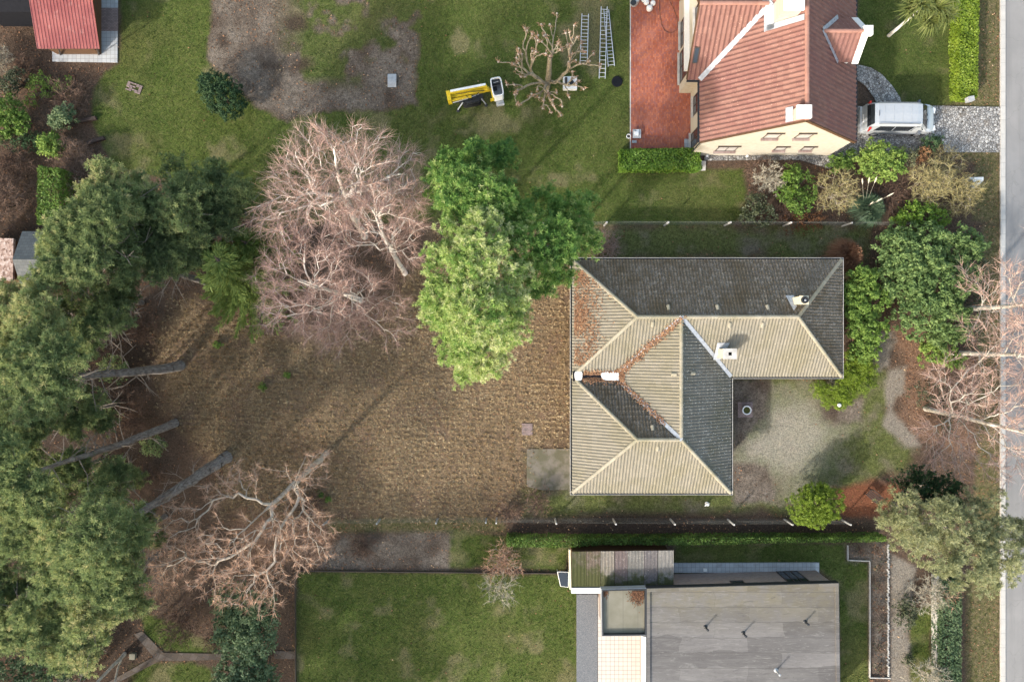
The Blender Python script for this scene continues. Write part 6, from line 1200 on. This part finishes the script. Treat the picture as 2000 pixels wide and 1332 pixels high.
def bask(z0, z1, x0_, x1_, y0_, y1_, r_, wdt, b, wall=True):
    an = np.linspace(0, 2*math.pi, 40, endpoint=False); ex = .35; cx, cy = (x0_+x1_)/2, (y0_+y1_)/2; f = lambda a_, sx, sy: (cx+sx*np.sign(math.cos(a_))*abs(math.cos(a_))**ex, cy+sy*np.sign(math.sin(a_))*abs(math.sin(a_))**ex)
    V = []; hx, hy = (x1_-x0_)/2, (y1_-y0_)/2
    for z, d in ((z0, .0), (z1, .0), (z1+.03, .02), (z1+.03, wdt), (z1, wdt), (z0+.03, wdt)): V += [(*f(a_, hx-d, hy-d), z) for a_ in an]
    b.add(V, [(r*40+i, r*40+(i+1) % 40, (r+1)*40+(i+1) % 40, (r+1)*40+i) for r in range(5) for i in range(40)])
bk = lb_('basket', 'white_plastic', lambda b: bask(.35, 1.35, 1.80, 2.58, -.62, .68, .1, .07, b)); lb_('basket_floor', 'grey_metal', lambda b: b.box((1.88,-.52,.35), (2.50,.58,.40)), bk)
lb_('control_box', 'dark_gutter', lambda b: (b.box((1.90,.30,.9), (2.45,.58,1.2)), b.box((1.95,.1,.4), (2.2,.3,.7))), bk); lb_('control_lever', 'grey_metal', lambda b: b.tubes([(2.0,.36,1.25)], [(2.36,.40,1.25)], .02, .02, 6), bk)
lb_('basket_step', 'grey_metal', lambda b: (b.box((1.96,-.98,.35), (2.50,-.66,.42)), b.box((1.96,-.98,.42), (2.50,-.93,.62)))); 

# ------------------------------------------------------------------ ladders
plain('aluminium', (.62,.63,.65), .35, .6, .4, .08)
def ladder(label, a, c, w0, w1, z0, z1, n, group='aluminium ladders lying on the upper lawn'):
    A0 = W(*a, z0); B0 = W(*c, z1); d = (B0-A0); s = norm(np.cross(d, [0, 0, 1])); T = thing('ladder', label, 'ladder', A0*np.array([1, 1, 0]), group)
    for k in (-1, 1):
        p = A0+s*k*w0/2; q = B0+s*k*w1/2; e = norm(q-p); b = MB(); b.obox((p+q)/2, (q-p)/2, norm(np.cross([0, 0, 1], e))*.022, np.array([0, 0, .038])); b.build('rail', M['aluminium'], T)
    for i in range(n):
        f = (i+.6)/n; p = A0+d*f; w_ = w0+(w1-w0)*f; b = MB(); b.tubes([p-s*(w_/2-.02)], [p+s*(w_/2-.02)], .02, .02, 6); b.build('rung', M['aluminium'], T)
ladder('aluminium ladder nearest the pollarded tree', (1143,28), (1140,122), .46, .5, .12, .12, 14)
ladder('longest aluminium ladder of the three on the upper lawn', (1180,14), (1176,154), .42, .42, .22, .12, 17)
ladder('short aluminium ladder lying against the longest ladder', (1184,20), (1194,130), .34, .44, .06, .06, 16)

# ------------------------------------------------------------------ small things
def slab(name, label, cat, poly, z0, z1, mt, group=None): c = np.mean(poly, 0); T = thing(name, label, cat, W(c[0], c[1], 0), group); b = MB(); b.prism([W(x, y, z1)[:2] for x, y in poly], z0, z1); b.build('slab', M[mt], T); return T
T = thing('curved_sheet', 'grey curved sheet lying on the bare vegetable bed', 'sheet', W(765,157,0)); b = MB(); n = 10; V = []
for i in range(n+1):
    for px in (757, 774): p = W(px, 145+26*i/n, .05+.12*math.sin(math.pi*i/n)); V.append(p)
for i in range(n+1):
    for px in (757, 774): p = W(px, 145+26*i/n, .03+.12*math.sin(math.pi*i/n)); V.append(p)
o_ = 2*(n+1); b.add(V, [(2*i, 2*i+2, 2*i+3, 2*i+1) for i in range(n)]); b.add(V, [(o_+2*i+1, o_+2*i+3, o_+2*i+2, o_+2*i) for i in range(n)]); b.build('sheet', M['grey_metal'], T)
T = thing('tree_pedestal', 'white square box with a round dark opening under the pollarded tree', 'box', W(1113,165,0)); p = W(1100,174,.35); q = W(1127,150,.35); b = MB(); b.box((p[0], p[1], 0), (q[0], q[1], .35)); b.build('body', M['white_paint'], T); b = MB(); b.lathe(((p[0]+q[0])/2+.1, (p[1]+q[1])/2, .35), [(.17,0),(.17,.05),(.13,.05),(.12,.01),(.001,.01)], 18); b.build('opening', M['dark_gutter'], T); b = MB(); b.box((p[0]+.12, p[1]+.22, .352), (p[0]+.28, q[1]-.1, .50)); b.build('handle', M['dark_frame'], T)
T = thing('round_mat', 'dark round cover lying on the lawn below the ladders', 'cover', W(1205,160,0)); b = MB(); b.lathe(W(1205,160,.0), [(.38,0),(.38,.05),(.34,.07),(.001,.06)], 24); b.build('cover', M['dark_slate'], T)
T = thing('water_butt', 'round grey barrel on the corner of the red brick terrace at the top edge', 'barrel', W(1238,5,0)); b = MB(); b.lathe(W(1238,8,0), [(.26,0),(.30,.4),(.28,.8),(.26,.82),(.24,.78),(.001,.78)], 20); b.build('body', M['grey_metal'], T); b = MB(); b.lathe(W(1237,6,.79), [(.2,0),(.2,.03),(.05,.05),(.05,.09),(.001,.09)], 16); b.build('lid', M['dark_gutter'], T)
T = thing('white_sack', 'crumpled pale sack on the red brick terrace at the top edge', 'sack', W(1267,12,0)); b = MB(); 
for (px, py, r_, h_) in ((1268,18,.24,.3),(1262,6,.22,.22),(1275,8,.2,.25),(1258,0,.25,.2)): c = W(px, py, .03); b.lathe(c, [(r_*.9,0),(r_,h_*.4),(r_*.75,h_*.8),(r_*.3,h_),(.001,h_*.95)], 9)
b.build('sack', M['white_plastic'], T, smooth=True)
T = thing('garden_hose', 'dark garden hose looping over the red brick terrace', 'hose', W(1300,40,0)); b = MB(); b.path([W(px, py, .05) for px, py in ((1289,-20),(1288,10),(1289,30),(1292,48),(1298,60),(1308,65),(1316,63),(1322,58),(1324,48),(1322,35),(1316,18),(1308,2),(1302,-20))], .013, 6); b.build('hose', M['dark_frame'], T)
T = thing('paint_tray', 'grey metal stand with pale trays at the lower left corner of the red brick terrace', 'stand', W(1243,262,0)); b = MB(); p = W(1236,270,.3); q = W(1252,253,.3); b.box((p[0], p[1], .26), (q[0], q[1], .30))
for xx in (p[0]+.05, q[0]-.05):
    for yy in (p[1]+.05, q[1]-.05): b.box((xx-.02, yy-.02, .03), (xx+.02, yy+.02, .26))
b.build('stand', M['grey_metal'], T); b = MB(); b.box((p[0]+.1, p[1]+.15, .302), (p[0]+.38, p[1]+.42, .42)); b.box((p[0]+.25, p[1]+.40, .302), (p[0]+.42, p[1]+.58, .36)); b.build('tray', M['white_plastic'], T); b = MB(); b.box((p[0]-.02, p[1]-.28, .03), (p[0]+.3, p[1]-.1, .10)); b.build('rail', M['grey_metal'], T)
def ring_pot(label, px, py, r_, h_, soil=True): T = thing('planter', label, 'planter', W(px, py, 0)); c = W(px, py, 0); b = MB(); b.lathe(c, [(r_*.6,0),(r_*.95,h_*.5),(r_,h_),(r_*.78,h_),(r_*.74,h_-.06)], 22); b.build('bowl', M['white_plastic'], T); b = MB(); b.lathe(c+np.array([0, 0, h_-.07]), [(r_*.75,0),(.001,.02)], 22); b.build('soil', M['moss'] if soil else M['dark_frame'], T); return T
ring_pot('white round planter with moss in the front yard', 1455, 800, .32, .42); ring_pot('small white ring planter left of the red brick terrace', 1227, 268, .16, .2, False)
T = thing('paving_slab', 'dark square slab under the white round planter', 'slab', W(1455,800,0)); b = MB(); p = W(1441,815,0); q = W(1470,785,0); b.box((p[0], p[1], -.06), (q[0], q[1], .012)); b.build('slab', M['mauve_pavers'], T)
T = thing('lamp_post', 'white ball lamp standing in the yellow-green conifer', 'lamp', W(1624,790,0)); c = W(1624,788,0); b = MB(); b.tubes([c], [c+np.array([0, 0, 1.05])], .025, .025, 8); b.build('pole', M['dark_gutter'], T); b = MB(); b.lathe(c+np.array([0, 0, 1.03]), [(.001,0),(.09,.03),(.13,.1),(.13,.16),(.09,.23),(.001,.26)], 16); b.build('lamp_globe', M['white_plastic'], T, smooth=True)
T = thing('mailbox', 'grey mailbox at the end of the long bright hedge', 'mailbox', W(1895,197,0)); p = W(1895,194,1.1); b = MB(); b.obox((p[0], p[1], 1.05), (.21, .04, 0), (-.03, .16, 0), (0, 0, .18)); b.build('box', M['grey_metal'], T); b = MB(); b.tubes([W(1894,201,0)], [(p[0], p[1], .9)], .04, .04, 8); b.build('post', M['dark_gutter'], T)
T = thing('standing_stone', 'white angular stone sign at the street end of the border', 'stone', W(1905,358,0)); b = MB(); b.prism([W(1892,347,.8)[:2], W(1921,346,.8)[:2], W(1921,353,.8)[:2], W(1912,361,.8)[:2], W(1901,371,.8)[:2], W(1897,368,.8)[:2], W(1902,354,.8)[:2]], -.05, .8); b.build('stone', M['white_paint'], T)
T = thing('garden_statue', 'small white broken statue on the bare strip below the hipped house', 'statue', W(1382,982,0)); c = W(1380,983,0); b = MB(); b.lathe(c, [(.13,0),(.14,.06),(.07,.1),(.06,.3),(.10,.36),(.001,.42)], 10); b.build('pedestal', M['white_plastic'], T); b = MB(); b.path([c+np.array([-.05,0,.3]), c+np.array([-.13,-.1,.2]), c+np.array([-.16,-.16,.05])], [.05,.05,.03], 6); b.path([c+np.array([.03,.04,.35]), c+np.array([.14,.08,.28])], [.05,.02], 6); b.build('figure', M['white_plastic'], T)
T = thing('garden_bench', 'weathered wooden bench beside the wide olive pine', 'bench', W(1700,967,0)); c = W(1700,967,0); d = np.array([.75, -.65, 0]); d /= np.linalg.norm(d); s_ = np.array([.65, .75, 0])
b = MB(); [b.obox(c+s_*(q*.13-.2)+np.array([0, 0, .44]), d*.5, s_*.05, np.array([0, 0, .02])) for q in range(4)]; b.build('seat', M['dark_wood'], T)
b = MB(); [b.obox(c+s_*.30+np.array([0, 0, .62+.14*q]), d*.5, s_*.02, np.array([0, 0, .05])) for q in range(2)]; b.build('backrest', M['dark_wood'], T)
for u_ in (-1, 1):
    for v_ in (-.2, .28): b = MB(); b.obox(c+d*u_*.42+s_*v_+np.array([0, 0, .21 if v_ < 0 else .4]), d*.03, s_*.03, np.array([0, 0, .21 if v_ < 0 else .4])); b.build('leg', M['dark_frame'], T)
T = thing('brick_patch', 'small reddish square of old bricks sunk in the upper lawn', 'bricks', W(262,172,0)); b = MB(); c = W(262,172,0); an = math.radians(-20); ca, sa = math.cos(an), math.sin(an)
for i in range(5):
    for j in range(6):
        if RG.random() < .85: x_ = (i-2)*.22; y_ = (j-2.5)*.105; b.obox(c+np.array([x_*ca-y_*sa, x_*sa+y_*ca, .0+RG.random()*.02]), np.array([ca, sa, 0])*.1, np.array([-sa, ca, 0])*.045, np.array([0, 0, .02]), RG.random())
b.build('bricks', M['mauve_pavers'], T)
slab('garden_light', 'small greenish square lamp cap on the ground by the white birch trunks', 'lamp', [(252,1277),(263,1277),(263,1288),(252,1288)], 0, .25, 'annex_felt')
slab('stepping_stone', 'pale flagstone beside the low bright box hedge', 'stone', [(1356,322),(1364,314),(1379,315),(1378,333),(1360,334)], -.02, .05, 'kerb_concrete')
slab('doorstep', 'grey square doorstep slab at the corner of the red brick terrace', 'slab', [(1337,272),(1354,272),(1354,288),(1337,288)], .02, .10, 'slab_concrete')
slab('flagstone', 'pinkish square slab lying in the dead grass field', 'slab', [(1019,827),(1040,827),(1040,850),(1019,850)], -.05, .02, 'mauve_pavers')
slab('drain_cover', 'pale square drain cover by the north wall of the flat-roofed house', 'drain', [(1374,1110),(1381,1110),(1381,1116),(1374,1116)], .0, .08, 'white_paint')
T = thing('cold_frame', 'small leaning cold frame with pale glass beside the lean-to shed', 'cold frame', W(1100,1130,0)); b = MB(); P_ = [W(1089,1116,.5), W(1111,1117,.5), W(1110,1146,.35), W(1095,1144,.35)]
for i in range(4): b.tubes([P_[i]], [P_[(i+1) % 4]], .03, .03, 4); b.tubes([P_[i]], [P_[i]*np.array([1, 1, 0])], .025, .025, 4)
b.build('frame', M['white_paint'], T); b = MB(); b.add([p+np.array([0, 0, .01]) for p in P_]+[p-np.array([0, 0, .01]) for p in P_], [(3,2,1,0), (4,5,6,7)]); b.build('pane', M['window_glass'], T)
T = thing('stone_plinth', 'row of grey cobbles along the foot of the brick gable', 'plinth', W(1500,311,0)); b = MB()
for x in np.arange(1378, 1636, 4.2):
    for y in (307.5, 311.5): p = W(x+RG.normal(0, .4), y+RG.normal(0, .3), 0); b.box((p[0]-.06, p[1]-.055, -.02), (p[0]+.06, p[1]+.055, .06+RG.random()*.03))
b.build('cobble', M['cobbles'], T)
for (px, py, lb) in ((1379,307,'white downlight on the brick gable foot, left one'), (1457,307,'white downlight on the brick gable foot, right one')):
    T = thing('garden_spotlight', lb, 'spotlight', W(px, py, 0), 'spotlights at the foot of the brick gable'); b = MB(); b.lathe(W(px, py, 0), [(.05,0),(.05,.2),(.09,.22),(.09,.3),(.001,.32)], 12); b.build('lamp', M['white_plastic'], T)
